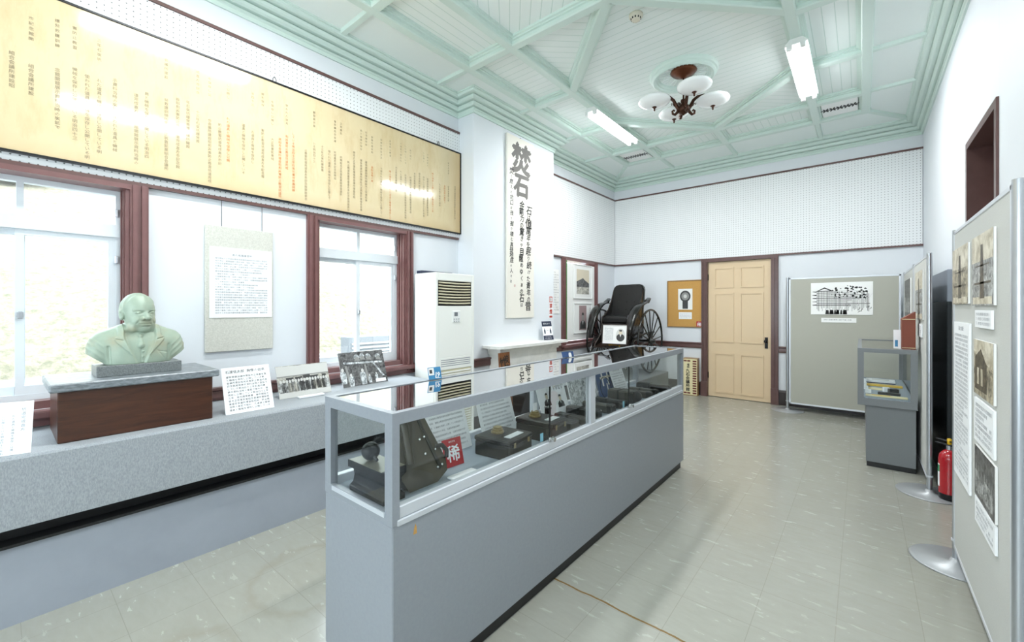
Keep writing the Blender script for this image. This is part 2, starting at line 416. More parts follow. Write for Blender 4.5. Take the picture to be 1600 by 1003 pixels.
def body(mb, w, z_top, z_bot, rows, cols, m, y, seed, indent=.08, title=None, res=1):
    """horizontal printed text: rows x cols characters"""
    cw = w * (1 - 2*indent) / cols; lh = (z_top - z_bot) / rows; sz = min(cw, lh * .8) * .95
    r = random.Random(seed)
    for i in range(rows):
        n = cols if r.random() > .2 else int(cols * r.uniform(.5, .95))
        t = jp(n, seed*37 + i)
        for k, ch in enumerate(t):
            if i and r.random() < .03: continue
            put(mb, ch, -w/2 + w*indent + cw*(k+.5), z_top - lh*(i+.5), sz, m, y, res=res)
    if title:
        s = sz * 1.5; htext(mb, title, -len(title)*s/2 + s/2, z_top + s*1.1, s, m, y)

def card(name, label, cat, loc, facing, w, h, t=.006, bg='white_paper', lean=0, painter=None, group=None, roll=0, back=None):
    """thin printed board: local x across, z up from its lower edge, printed side towards local -y"""
    mb = MB(); mb.box((-w/2, 0, 0), (w/2, t, h), bg)
    if back: mb.box((-w/2, t, 0), (w/2, t+.001, h), back)
    if painter: painter(mb, w, h, -.0007)
    o = mb.build(name); o.location = loc; o.rotation_euler = (-lean, roll, facing); tag(o, label, cat, group); return o
FX = PI / 2          # facing +x (left wall)
# ------------------------------------------------------------------ pictures printed on boards
def p_text(rows, cols, seed, top=.9, bot=.06, title=None, m='ink_grey', indent=.08):
    return lambda mb, w, h, y: body(mb, w, h*top, h*bot, rows, cols, m, y, seed, indent, title)
def p_photo(mat, mg=.0, extra=None):
    def f(mb, w, h, y):
        g = mg * min(w, h); mb.rect(-w/2+g, g, w/2-g, h-g, mat, y)
        if extra: extra(mb, w, h, y - .0004)
    return f
def person(mb, x, z, s, dark, light, y):                 # small printed standing figure
    mb.flat([(x-.16*s, z), (x-.2*s, z+.55*s), (x-.14*s, z+.72*s), (x+.14*s, z+.72*s), (x+.2*s, z+.55*s), (x+.16*s, z)], dark, y)
    mb.disc(x, z+.82*s, .09*s, .12*s, light, y - .0001, 10)
def p_portrait(bg, dark, skin):
    def f(mb, w, h, y):
        if bg: mb.rect(-w/2, 0, w/2, h, bg, y)
        mb.flat([(-w*.45, 0), (-w*.42, h*.28), (-w*.18, h*.42), (w*.18, h*.42), (w*.42, h*.28), (w*.45, 0)], dark, y-.0002)
        mb.flat([(-w*.08, h*.40), (0, h*.2), (w*.08, h*.40)], 'photo_white', y-.0003)
        mb.disc(0, h*.6, w*.17, h*.19, skin, y-.0004); mb.flat([(-w*.18, h*.62), (-w*.16, h*.78), (0, h*.84), (w*.16, h*.78), (w*.18, h*.62), (w*.12, h*.70), (-w*.12, h*.70)], dark, y-.0005)
    return f

# ================================================================== SETTING
def build_floor():
    mb = MB(); mb.box((WX-.2, FY-.2, -.1), (RX+.2, BY+.2, 0), 'floor_tile'); struct(mb.build('floor'))
build_floor()

W1 = (-.37, .54); W2 = (1.75, 2.66); W3 = (5.69, 6.64); W4 = (-2.42, -1.51)       # window openings in the left wall; the last is unseen, added for its light
WZ0, WZ1 = .87, 2.235
def left_wall():
    mb = MB(); ys = [FY]
    for a, b in (W4, W1, W2, W3):
        mb.box((WX-.25, ys[-1], 0), (WX, a, 3.9), 'wall_paint'); mb.box((WX-.25, a, 0), (WX, b, WZ0), 'wall_paint'); mb.box((WX-.25, a, WZ1), (WX, b, 3.9), 'wall_paint'); ys.append(b)
    mb.box((WX-.25, ys[-1], 0), (WX, BY, 3.9), 'wall_paint'); struct(mb.build('wall_left'))
left_wall()
mb = MB(); mb.box((WX, BR0, 0), (CX_BR, BR1, 3.86), 'wall_paint'); struct(mb.build('wall_chimney'))
mb = MB(); DX0, DX1, DZ = -1.954, -1.054, 2.2
mb.box((WX-.25, BY, 0), (DX0-.02, BY+.2, 3.9), 'wall_paint'); mb.box((DX1+.02, BY, 0), (RX+.2, BY+.2, 3.9), 'wall_paint'); mb.box((DX0-.02, BY, DZ+.02), (DX1+.02, BY+.2, 3.9), 'wall_paint')
mb.box((DX0-.02, BY+.12, 0), (DX1+.02, BY+.2, DZ+.02), 'wall_paint'); struct(mb.build('wall_back'))
mb = MB(); RD = (3.61, 4.53)
mb.box((RX, FY, 0), (RX+.25, RD[0], 3.9), 'wall_paint'); mb.box((RX, RD[1], 0), (RX+.25, BY, 3.9), 'wall_paint'); mb.box((RX, RD[0], 2.65), (RX+.25, RD[1], 3.9), 'wall_paint'); mb.box((RX+.24, RD[0], 0), (RX+.25, RD[1], 2.65), 'wall_paint')
struct(mb.build('wall_right'))
mb = MB(); FW = [(-3.3, -1.75), (-1.45, .2)]; xs = WX-.25
for a, b in FW:
    mb.box((xs, FY-.25, 0), (a, FY, 3.9), 'wall_paint'); mb.box((a, FY-.25, 0), (b, FY, .87), 'wall_paint'); mb.box((a, FY-.25, 2.5), (b, FY, 3.9), 'wall_paint'); xs = b
mb.box((xs, FY-.25, 0), (RX+.25, FY, 3.9), 'wall_paint'); struct(mb.build('wall_front'))

# ---- ceiling: planked field with raised beams and a long hexagon
XA, XB, XC, XD = -3.0, -2.46, -.44, .04
YG, YF, YO, XM = 2.98, 6.07, 6.65, -1.5
HEX = [(XM, YG), (XB, 4.03), (XB, 5.05), (XM, YF), (XC, 5.05), (XC, 4.03)]
def ceiling():
    mb = MB(); z = 3.875
    def poly(pts, m, zz=z): mb.add([(x, y, zz) for x, y in pts], [tuple(range(len(pts)))[::-1]], m)
    poly(HEX, PL_X)
    poly([(XM, YG), (XB, YG), (XB, 4.03)], PL_D1); poly([(XM, YG), (XC, 4.03), (XC, YG)], PL_D2)
    poly([(XM, YF), (XB, 5.05), (XB, YF)], PL_D2); poly([(XM, YF), (XC, YF), (XC, 5.05)], PL_D1)
    poly([(XA, YG), (XA, YF), (XB, YF), (XB, YG)], PL_X); poly([(XC, YG), (XC, YF), (XD, YF), (XD, YG)], PL_Y)
    poly([(XA, YF), (XA, YO), (XD, YO), (XD, YF)], PL_Y)
    poly([(XB, FY), (XB, YG), (XM, YG), (XM, FY)], planks('ceiling_planks_near', -math.atan2(.77, -.64)))
    poly([(XM, FY), (XM, YG), (XC, YG), (XC, FY)], planks('ceiling_planks_near_right', -math.atan2(.77, .64)))
    poly([(XA, FY), (XA, YG), (XB, YG), (XB, FY)], PL_Y); poly([(XC, FY), (XC, YG), (XD, YG), (XD, FY)], PL_Y)
    zz = 3.835
    poly([(WX-.1, FY-.1), (WX-.1, BY+.1), (XA, BY+.1), (XA, FY-.1)], 'ceiling_plain', zz); poly([(XD, FY-.1), (XD, BY+.1), (RX+.1, BY+.1), (RX+.1, FY-.1)], 'ceiling_plain', zz)
    poly([(XA, YO), (XA, BY+.1), (XD, BY+.1), (XD, YO)], 'ceiling_plain', zz)
    mb.box((WX-.25, FY-.25, 3.9), (RX+.25, BY+.25, 4.0), 'ceiling_plain')
    struct(mb.build('ceiling'))
ceiling()
def beam(mb, a, b, w=.085, z0=ZB, z1=3.88, e=0.03):
    a = Vector(a + (0,)); b = Vector(b + (0,)); d = (b-a).normalized(); a = a - d*e; b = b + d*e; s = Vector((-d.y, d.x, 0)); L = (b-a).length
    h_ = [(w/2-.008, z0), (w/2, z0+.008), (w/2, z0+.036), (w/2+.018, z0+.038), (w/2+.018, z0+.050), (w/2+.034, z0+.054), (w/2+.034, z1)]; pr = h_ + [(-u, v) for u, v in h_[::-1]]
    mb.prism(pr, lambda u, v, q: tuple(a + s*u + d*q) [:2] + (v,), 0, L, 'mint_paint')
def stub(mb, a, b, w=.045, z0=3.808):
    a = Vector(a + (0,)); b = Vector(b + (0,)); d = (b-a).normalized(); s = Vector((-d.y, d.x, 0)); L = (b-a).length
    mb.prism([(-w/2, z0), (w/2, z0), (w/2+.012, 3.84), (-w/2-.012, 3.84)], lambda u, v, q: tuple(a + s*u + d*q)[:2] + (v,), 0, L, 'mint_paint')
n = 0
mb = MB()
for x in (XA, XD): beam(mb, (x, FY), (x, YO), e=.041)
for x in (XB, XC): beam(mb, (x, FY), (x, YO), z0=ZB+.001)
beam(mb, (XA, YO), (XD, YO), z0=ZB+.0015, z1=3.8795, e=.05); beam(mb, (XA, YF), (XD, YF), z0=ZB+.002); beam(mb, (XA, YG), (XD, YG), z0=ZB+.002)
beam(mb, (XM, YF), (XM, YO), z0=ZB+.003); beam(mb, (XM, FY), (XM, YG), z0=ZB+.003)
for y in (4.06, 5.12, 1.9, .82, -.27, -1.35): beam(mb, (XA, y), (XB, y), z0=ZB+.003); beam(mb, (XC, y), (XD, y), z0=ZB+.003)
for i in (0, 2, 3, 5): beam(mb, HEX[i], HEX[(i+1) % 6], z0=ZB+.004, z1=3.879)
for y in (-1.35, -.27, .82, 1.9, YG, 5.12, YF): stub(mb, (XA, y), (WX, y)); stub(mb, (XD, y), (RX, y))
stub(mb, (XA, 4.06), (WX+.2, 4.06)); stub(mb, (XD, 4.06), (RX, 4.06))
for x in (XB, XM, XC): stub(mb, (x, YO), (x, BY))
stub(mb, (XA, YO), (WX, BY)); stub(mb, (XD, YO), (RX, BY))
struct(mb.build('trim_1'))
# moulded cornice sweeping round the walls and the chimney breast
def sweep(path, prof, m, name, closed=False):
    P = [Vector(p) for p in path]; n = len(P); offs = []
    for i in range(n):
        d0 = (P[i]-P[i-1]).normalized() if i or closed else None; d1 = (P[(i+1) % n]-P[i]).normalized() if i < n-1 or closed else None
        d0 = d0 or d1; d1 = d1 or d0
        n0 = Vector((d0.y, -d0.x)); n1 = Vector((d1.y, -d1.x)); b = n0+n1; b = b / b.dot(n0) if b.length > 1e-6 else n0
        offs.append(b)
    mb = MB(); k = len(prof)
    vs = [(P[i].x+offs[i].x*u, P[i].y+offs[i].y*u, z) for i in range(n) for u, z in prof]
    fs = [(i*k+j, i*k+j+1, ((i+1) % n)*k+j+1, ((i+1) % n)*k+j) for i in range(n if closed else n-1) for j in range(k-1)]
    mb.add(vs, fs, m); return mb.build(name)
ROOMPATH = [(WX, FY), (WX, BR0), (CX_BR, BR0), (CX_BR, BR1), (WX, BR1), (WX, BY), (RX, BY), (RX, FY)]
CP = [(0, 3.645), (.014, 3.645), (.014, 3.676), (.024, 3.684), (.024, 3.698), (.010, 3.702), (.010, 3.708), (.046, 3.708), (.060, 3.722), (.064, 3.738), (.064, 3.744), (.048, 3.748), (.048, 3.754), (.092, 3.754), (.108, 3.764), (.116, 3.780), (.116, 3.786), (.100, 3.790), (.100, 3.796), (.140, 3.796), (.156, 3.800), (.166, 3.812), (.166, 3.822), (.180, 3.824), (.182, 3.84)]
struct(sweep(ROOMPATH, CP, MATS['mint_paint'], 'trim_2'))
# skirting and chair rail
def rail(pts, prof, m, name): struct(sweep(pts, prof, MATS[m], name))
RP = [(0, .78), (.02, .78), (.026, .80), (.022, .845), (.036, .855), (.036, .872), (0, .875)]
BP = [(0, 0), (.022, 0), (.022, .19), (.012, .215), (0, .22)]
rail([(WX, BR1), (WX, BY), (DX0-.075, BY)], RP, 'brown_paint', 'trim_3'); rail([(DX1+.1, BY), (RX, BY)], RP, 'brown_paint', 'trim_4')
rail([(WX, W1[1]+.09), (WX, W2[0]-.07)], RP, 'brown_paint', 'trim_5'); rail([(WX, W2[1]+.09), (WX, BR0), (CX_BR, BR0), (CX_BR, 3.72)], RP, 'brown_paint', 'trim_6')
rail([(WX, BR1), (WX, BY), (DX0-.075, BY)], BP, 'dark_skirting', 'baseboard_back'); rail([(DX1+.1, BY), (RX, BY), (RX, RD[1]+.05)], BP, 'dark_skirting', 'baseboard_right')
rail([(WX, FY), (WX, BR0), (CX_BR, BR0), (CX_BR, 3.70)], BP, 'dark_skirting', 'baseboard_left')
mb = MB()                                                     # thin picture rails above and below the pegboards
for z in (3.462, 2.235):
    mb.box((WX, FY, z), (WX+.03, BR0+(.02 if z > 3 else 0)-.02, z+.022), 'brown_paint'); mb.box((WX, BR1, z), (WX+.03, BY, z+.022), 'brown_paint'); mb.box((WX+.0, BY-.03, z), (RX, BY, z+.022), 'brown_paint')
struct(mb.build('trim_7'))
def peg(label, a, b):
    o = MB().bbox(a, b, 'pegboard_white', .003).build('pegboard'); tag(o, label, 'pegboard')
peg('long white perforated board high above the left windows behind the yellow chart', (WX+.001, FY+.02, 2.257), (WX+.02, 3.43, 3.462))
peg('white perforated board high on the left wall past the chimney breast', (WX+.001, BR1+.01, 2.257), (WX+.02, BY-.022, 3.462))
peg('white perforated board high on the back wall above the cream door', (WX+.02, BY-.02, 2.257), (RX-.005, BY-.001, 3.462))

# ---- windows
def window(name, ya, yb, board=False):
    r = sthing(name, (WX, (ya+yb)/2, WZ0)); h = WZ1-WZ0; w = (yb-ya)/2
    c = MB()                                                  # moulded brown casing with deep reveal
    for s in (-1, 1):
        y = s*w
        c.box((0, y, -.06), (.03, y+s*.09, h), 'window_brown'); c.box((.03, y+s*.012, -.06), (.045, y+s*.032, h), 'window_brown'); c.box((.03, y+s*.055, -.06), (.045, y+s*.078, h), 'window_brown')
        c.box((-.14, y-s*.02, 0), (.012, y, h), 'window_brown'); c.box((-.07, y-s*.034, 0), (-.055, y, h), 'window_brown'); c.box((-.03, y-s*.028, 0), (-.015, y, h), 'window_brown')
    c.box((-.14, -w, h-.03), (.03, w, h), 'window_brown')
    c.build('casing', r)
    s = MB(); s.bbox((-.14, -w-.11, -.045), (.075, w+.11, 0), 'window_brown', .008); s.box((0, -w-.09, -.09), (.03, w+.09, -.045), 'window_brown'); s.box((-.14, -w, 0), (-.02, w, .045), 'window_brown'); s.build('sill', r)
    if board: return r
    f = MB(); x0, x1 = -.155, -.105; t0, t1 = 1.035, 1.115
    for s_ in (-1, 1): f.box((x0, s_*(w-.02), .045), (x1, s_*(w-.05), h-.03), 'window_white')
    f.box((x0, -w+.02, .045), (x1, w-.02, .08), 'window_white'); f.box((x0-.01, -w+.02, t0), (x1+.015, w-.02, t1), 'window_white'); f.box((x0, -w+.02, h-.06), (x1, w-.02, h-.03), 'window_white')
    f.box((x0, -.014, t1), (x1, .014, h-.03), 'window_white'); fo = f.build('window_frame', r)
    for i, (a, b, xx) in enumerate(((-w+.05, .02, -.145), (-.02, w-.05, -.12))):
        q = MB(); q.box((xx-.012, a, .08), (xx+.012, a+.036, t0), 'window_white'); q.box((xx-.012, b-.036, .08), (xx+.012, b, t0), 'window_white'); q.box((xx-.012, a, .08), (xx+.012, b, .13), 'window_white'); q.box((xx-.012, a, t0-.035), (xx+.012, b, t0), 'window_white')
        so = q.build('sash', r); MB().box((xx-.002, a+.036, .13), (xx+.002, b-.036, t0-.035), 'pane_glass').build('pane', so)
    for a, b in ((-w+.05, -.014), (.014, w-.05)): MB().box((-.132, a, t1), (-.128, b, h-.06), 'pane_glass').build('pane', r)
    MB().bbox((-.108, -.012, .52), (-.085, .012, .56), 'aluminium', .004).build('latch', r)
    for z in (t0-.17, t1+.05): MB().bbox((-.105, w-.058, z), (-.085, w-.040, z+.05), 'alu_white', .004).build('lock', r)
    return r
window('window_1', *W1); window('window_2', *W2); w3 = window('window_3', *W3, board=True); window('window_4', *W4)
for a, b in (W1, W2, W4): portal((WX-.2, (a+b)/2, (WZ0+WZ1)/2), (0, -PI/2, 0), WZ1-WZ0, b-a)
# unseen front windows behind the camera, added and widened to brighten the case end
for k, (a, b) in enumerate(FW):
    r = sthing('window_%d' % (5+k), ((a+b)/2, FY, .87)); w = (b-a)/2; h = 1.63; c = MB()
    for s in (-1, 1): c.box((s*w, 0, -.05), (s*(w+.09), .03, h+.08), 'window_brown'); c.box((s*w, -.16, 0), (s*(w-.03), 0, h), 'window_white')
    c.box((-w-.09, 0, h), (w+.09, .03, h+.08), 'window_brown'); c.box((-w-.1, -.16, -.045), (w+.1, .07, 0), 'window_brown'); c.build('casing', r)
    f = MB(); f.box((-w, -.16, 0), (w, -.12, .05), 'window_white'); f.box((-w, -.16, h-.05), (w, -.12, h), 'window_white'); f.box((-.02, -.16, 0), (.02, -.12, h), 'window_white'); f.box((-w, -.16, 1.05), (w, -.12, 1.1), 'window_white'); f.build('window_frame', r)
    MB().box((-w, -.142, 0), (w, -.138, h), 'pane_glass').build('pane', r)
    portal(((a+b)/2, FY-.2, 1.68), (PI/2, 0, 0), b-a, 1.63)

# ---- back door
def door():
    r = sthing('door_1', ((DX0+DX1)/2, BY, 0)); w = (DX1-DX0)/2; fr = MB()
    for s in (-1, 1):
        fr.box((s*w, -.03, 0), (s*(w+.095), .12, DZ+.02), 'brown_paint'); fr.box((s*(w+.02), -.045, 0), (s*(w+.045), -.03, DZ+.02), 'brown_paint'); fr.box((s*(w+.07), -.045, 0), (s*(w+.09), -.03, DZ+.02), 'brown_paint'); fr.box((s*w, -.05, 0), (s*(w+.1), -.03, .24), 'brown_paint')
    fr.box((-w-.095, -.035, DZ), (w+.095, .12, DZ+.035), 'brown_paint'); fr.build('door_frame', r)
    d = MB(); d.box((-w+.004, .012, .008), (w-.004, .05, DZ-.004), 'door_cream'); W = 2*w
    for fx0, fx1 in ((.105, .43), (.525, .89)):
        for z0, z1 in ((1.77, 2.10), (.895, 1.69), (.075, .72)):
            x0, x1 = -w+W*fx0, -w+W*fx1
            for a, b in (((x0, z0), (x1, z0+.022)), ((x0, z1-.022), (x1, z1)), ((x0, z0), (x0+.022, z1)), ((x1-.022, z0), (x1, z1))):
                d.box((a[0], .0, a[1]), (b[0], .014, b[1]), 'door_cream')
    do = d.build('door_panel', r)
    h = MB(); h.bbox((w-.085, -.0, .83), (w-.045, .014, 1.0), 'black_metal', .003); h.cyl((w-.065, .0, .94), (w-.065, -.05, .94), .012, 'black_metal'); h.sphere((w-.065, -.06, .94), .026, 'black_metal'); h.build('door_handle', r)
    for z in (.3, 1.9): MB().cyl((-w+.004, -.004, z), (-w+.004, -.004, z+.1), .009, 'black_metal').build('hinge', r)
door()
r = sthing('door_2', (RX, (RD[0]+RD[1])/2, 0)); w = (RD[1]-RD[0])/2; c = MB()
for s in (-1, 1): c.box((-.012, s*w, 0), (.20, s*(w-.05), 2.65), 'brown_paint')
c.box((-.012, -w, 2.60), (.20, w, 2.65), 'brown_paint'); c.build('door_frame', r)
c = MB(); c.box((.2, -w, .0), (.235, w, 2.6), 'brown_paint'); c.box((.17, -w+.05, 2.0), (.2, w-.05, 2.07), 'brown_paint'); c.build('door_panel', r)

# ---- outdoors
def hill():
    mb = MB(); nx, ny = 40, 60; vs = []
    for i in range(nx+1):
        for j in range(ny+1):
            x = -7.6 - 11*i/nx; y = -16 + 34*j/ny; t = i/nx
            z = .62 + 5.2*(t**.9) + .12*math.sin(x*1.7+y)*math.cos(y*.9)*t
            vs.append((x, y, z))
    mb.add(vs, [(i*(ny+1)+j, (i+1)*(ny+1)+j, (i+1)*(ny+1)+j+1, i*(ny+1)+j+1) for i in range(nx) for j in range(ny)], 'dry_grass', True); struct(mb.build('ground_slope'))
    mb = MB(); mb.box((-30, -30, -.6), (WX-.26, 30, -.5), 'outdoor_white'); struct(mb.build('ground'))
    mb = MB(); mb.bbox((-7.9, -16, -.5), (-7.55, 18, .62), 'outdoor_white', .02); tag(mb.build('retaining_wall'), 'low white retaining wall at the foot of the grassy slope outdoors', 'wall')
hill()
def bush(x, y, z, r, seed, label):
    rr = random.Random(seed); mb = MB(); 
    for k in range(9):
        a = rr.uniform(0, 2*PI); q = rr.uniform(0, r*.7); mb.sphere((q*math.cos(a), q*math.sin(a)*1.3, rr.uniform(.3, 1)*r), r*rr.uniform(.4, .62), 'bush_leaf', 14, 9)
    o = mb.build('bush'); o.location = (x, y, z); t = bpy.data.textures.get('leaf') or bpy.data.textures.new('leaf', 'CLOUDS'); t.noise_scale = .35
    s = o.modifiers.new('s', 'SUBSURF'); s.levels = s.render_levels = 1; d = o.modifiers.new('d', 'DISPLACE'); d.texture = t; d.strength = .5; d.texture_coords = 'GLOBAL'; tag(o, label, 'bush', 'bushes along the crest of the slope')
for x, y, z, r, s in ((-15.5, -3.2, 4.3, 1.15, 1), (-15.6, .4, 4.4, 1.1, 2), (-15.8, 4.0, 4.5, 1.15, 3), (-15.8, -6.8, 4.5, 1.2, 4), (-16, 7.6, 4.6, 1.1, 5)):
    bush(x, y, z, r, s, 'grey-green bush on the crest of the sunlit slope outside the nearest window')
def outunit(y, label):
    r = thing('louvre_box', label, 'outdoor unit', (-6.9, y, -.5), 0, 'grey louvred boxes outdoors'); mb = MB(); mb.bbox((-.15, -.42, 0), (.15, .42, 1.45), 'outdoor_grey', .01); mb.build('housing', r)
    mb = MB()
    for k in range(9): mb.box((.15, -.38, .75+.07*k), (.17, .38, .78+.07*k), 'outdoor_white')
    mb.build('louvre', r)
outunit(4.25, 'grey louvred box seen through the left pane of the window behind the photographs'); outunit(5.35, 'grey louvred box seen through the right pane of the window behind the photographs')
# ================================================================== CEILING FITTINGS
def fluorescent(x, y0, y1, label):
    r = thing('fluorescent_lamp', label, 'lamp', (x, (y0+y1)/2, ZB), 0, 'fluorescent ceiling lamps'); L = (y1-y0)/2
    mb = MB(); mb.prism([(-.045, 0), (.045, 0), (.085, -.042), (.085, -.046), (.02, -.05), (-.02, -.05), (-.085, -.046), (-.085, -.042)], lambda u, v, d: (u, d, v), -L, L, 'white_plastic'); mb.build('lamp_body', r)
    for s in (-1, 1):
        MB().cyl((s*.05, -L+.03, -.068), (s*.05, L-.03, -.068), .017, 'tube_glow', 12).build('tube', r)
    for s in (-1, 1):
        for q in (-1, 1): MB().bbox((s*.05-.02, q*(L+.008), -.09), (s*.05+.02, q*(L-.03), -.047), 'white_plastic', .004).build('lamp_holder', r)
    l = bpy.data.lights.new('lamp_light', 'AREA'); l.shape = 'RECTANGLE'; l.size = .13; l.size_y = 2*L-.06; l.energy = LAMP_W; l.color = (.97, .985, 1)
    lo = bpy.data.objects.new('lamp_light', l); COL.objects.link(lo); lo.parent = r; lo.location = (0, 0, -.092)
LAMP_W = 33
fluorescent(-2.45, 4.42, 5.62, 'lit twin-tube fluorescent lamp on the left ceiling beam, left of the chandelier')
fluorescent(-.44, 4.42, 5.62, 'lit twin-tube fluorescent lamp on the right ceiling beam, right of the chandelier')
fluorescent(-2.45, .40, 1.60, 'near lit fluorescent lamp above the bench, seen as the upper glare on the yellow chart')
fluorescent(-.44, .40, 1.60, 'near lit fluorescent lamp over the aisle, seen as the lower glare on the yellow chart')

def chandelier():
    r = thing('chandelier', 'bronze four-arm chandelier with white glass bowls in the middle of the mint ceiling', 'chandelier', (-1.40, 4.45, 3.875))
    MB().lathe([(.001, 0), (.12, 0), (.128, -.02), (.11, -.04), (.085, -.045), (.07, -.06), (.045, -.066), (.02, -.085), (.001, -.085)], 'copper', 28, cap=False).build('ceiling_plate', r)
    MB().cyl((0, 0, -.07), (0, 0, -.33), .009, 'dark_bronze').lathe([(.001, -.30), (.028, -.305), (.03, -.325), (.02, -.345), (.05, -.365), (.062, -.395), (.055, -.425), (.03, -.445), (.012, -.455), (.001, -.465)], 'dark_bronze', 24, cap=False).build('hub', r)
    for k in range(4):
        a = math.radians(36.5+90*k); ca, sa = math.cos(a), math.sin(a)
        def P(q, z, w=0): return (ca*q - sa*w, sa*q + ca*w, z)
        ar = MB()
        pts = [(.035, -.44), (.07, -.465), (.105, -.455), (.115, -.42), (.10, -.385)]      # lower scroll
        ar.tube([P(*p) for p in [(.045, -.39), (.06, -.43), (.085, -.455), (.108, -.445), (.112, -.42), (.098, -.408), (.088, -.42)]], [.015, .015, .014, .012, .011, .009, .008], 'dark_bronze', 8)
        ar.tube([P(*p) for p in [(.05, -.40), (.075, -.36), (.10, -.31), (.14, -.275), (.20, -.26), (.26, -.268), (.30, -.285)]], [.018, .018, .016, .015, .013, .012, .010], 'dark_bronze', 8)
        ar.tube([P(*p) for p in [(.30, -.285), (.32, -.262), (.345, -.25), (.362, -.262), (.355, -.28), (.34, -.276)]], [.010, .011, .010, .009, .007, .005], 'dark_bronze', 8)
        ar.tube([P(*p) for p in [(.075, -.38), (.095, -.365), (.105, -.345), (.12, -.34), (.122, -.355), (.113, -.358)]], .004, 'dark_bronze', 6)
        ao = ar.build('arm', r)
        c = P(.292, 0)
        MB().lathe([(.001, -.262), (.05, -.264), (.115, -.275), (.150, -.295), (.158, -.312), (.150, -.330), (.115, -.352), (.06, -.368), (.001, -.373)], 'opal_glass', 32, (c[0], c[1], 0), cap=False).build('bowl', r)
        MB().lathe([(.001, -.365), (.02, -.37), (.024, -.376), (.012, -.384), (.008, -.40), (.009, -.41), (.001, -.415)], 'dark_bronze', 16, (c[0], c[1], 0), cap=False).build('finial', r)
        MB().lathe([(.001, -.255), (.03, -.258), (.035, -.266), (.001, -.268)], 'dark_bronze', 20, (c[0], c[1], 0), cap=False).build('bowl_cap', r)
chandelier()
mb = MB(); mb.lathe([(.001, 3.870), (.10, 3.866), (.20, 3.862), (.232, 3.858)], 'ceiling_plain', 56, (-1.42, 4.5, 0), cap=False); mb.lathe([(.232, 3.862), (.236, 3.838), (.25, 3.828), (.262, 3.828), (.268, 3.812), (.29, 3.806), (.306, 3.818), (.308, 3.836), (.322, 3.842), (.33, 3.855), (.332, 3.876)], 'mint_paint', 56, (-1.42, 4.5, 0), smooth=False, cap=False)
for k in range(30):
    a = 2*PI*k/30; mb.tube([(-1.42+.1*math.cos(a), 4.5+.1*math.sin(a), 3.866), (-1.42+.225*math.cos(a), 4.5+.225*math.sin(a), 3.858)], [.004, .009], 'ceiling_plain', 6)
tag(mb.build('ceiling_rose'), 'round mint ceiling rose with radial ribs above the chandelier', 'ceiling rose')
r = thing('smoke_detector', 'small round cream smoke detector on the ceiling near the chandelier', 'smoke detector', (-1.44, 3.36, 3.875))
MB().lathe([(.001, 0), (.055, 0), (.055, -.02), (.04, -.026), (.036, -.045), (.02, -.05), (.001, -.05)], 'detector_cream', 28, cap=False).build('detector_body', r)
mb = MB()
for k in range(10):
    a = 2*PI*k/10; mb.box((.037*math.cos(a)-.004, .037*math.sin(a)-.004, -.042), (.037*math.cos(a)+.004, .037*math.sin(a)+.004, -.03), 'black_void')
mb.build('detector_slot', r)
def vent(x0, x1, y0, y1, label):
    r = thing('ceiling_vent', label, 'vent', ((x0+x1)/2, (y0+y1)/2, 3.835), 0, 'pierced ceiling vents'); w = (x1-x0)/2; h = (y1-y0)/2
    MB().bbox((-w, -h, -.008), (w, h, .004), 'white_plastic', .003).build('vent_plate', r)
    mb = MB(); rr = random.Random(3)
    for i in range(5):
        cx = -w*.78+w*.39*i
        for k in range(6):
            a = k*PI/3 + i; q = min(w*.17, h*.6); px, py = cx+q*math.cos(a), q*1.1*math.sin(a); n = 7
            mb.add([(px+(.024*math.cos(a)*math.cos(2*PI*j/n)-.010*math.sin(a)*math.sin(2*PI*j/n)), py+.034*math.sin(a)*math.cos(2*PI*j/n)+.014*math.cos(a)*math.sin(2*PI*j/n), -.0085) for j in range(n)], [tuple(range(n))], 'black_void')
        mb.add([(cx+.007*math.cos(2*PI*j/6), .007*math.sin(2*PI*j/6), -.0085) for j in range(6)], [tuple(range(6))], 'black_void')
    mb.build('vent_openings', r)
vent(-2.92, -2.54, 6.14, 6.58, 'pierced white ceiling vent at the far left corner of the ceiling grid')
vent(-.37, -.03, 6.14, 6.58, 'pierced white ceiling vent at the far right corner of the ceiling grid')

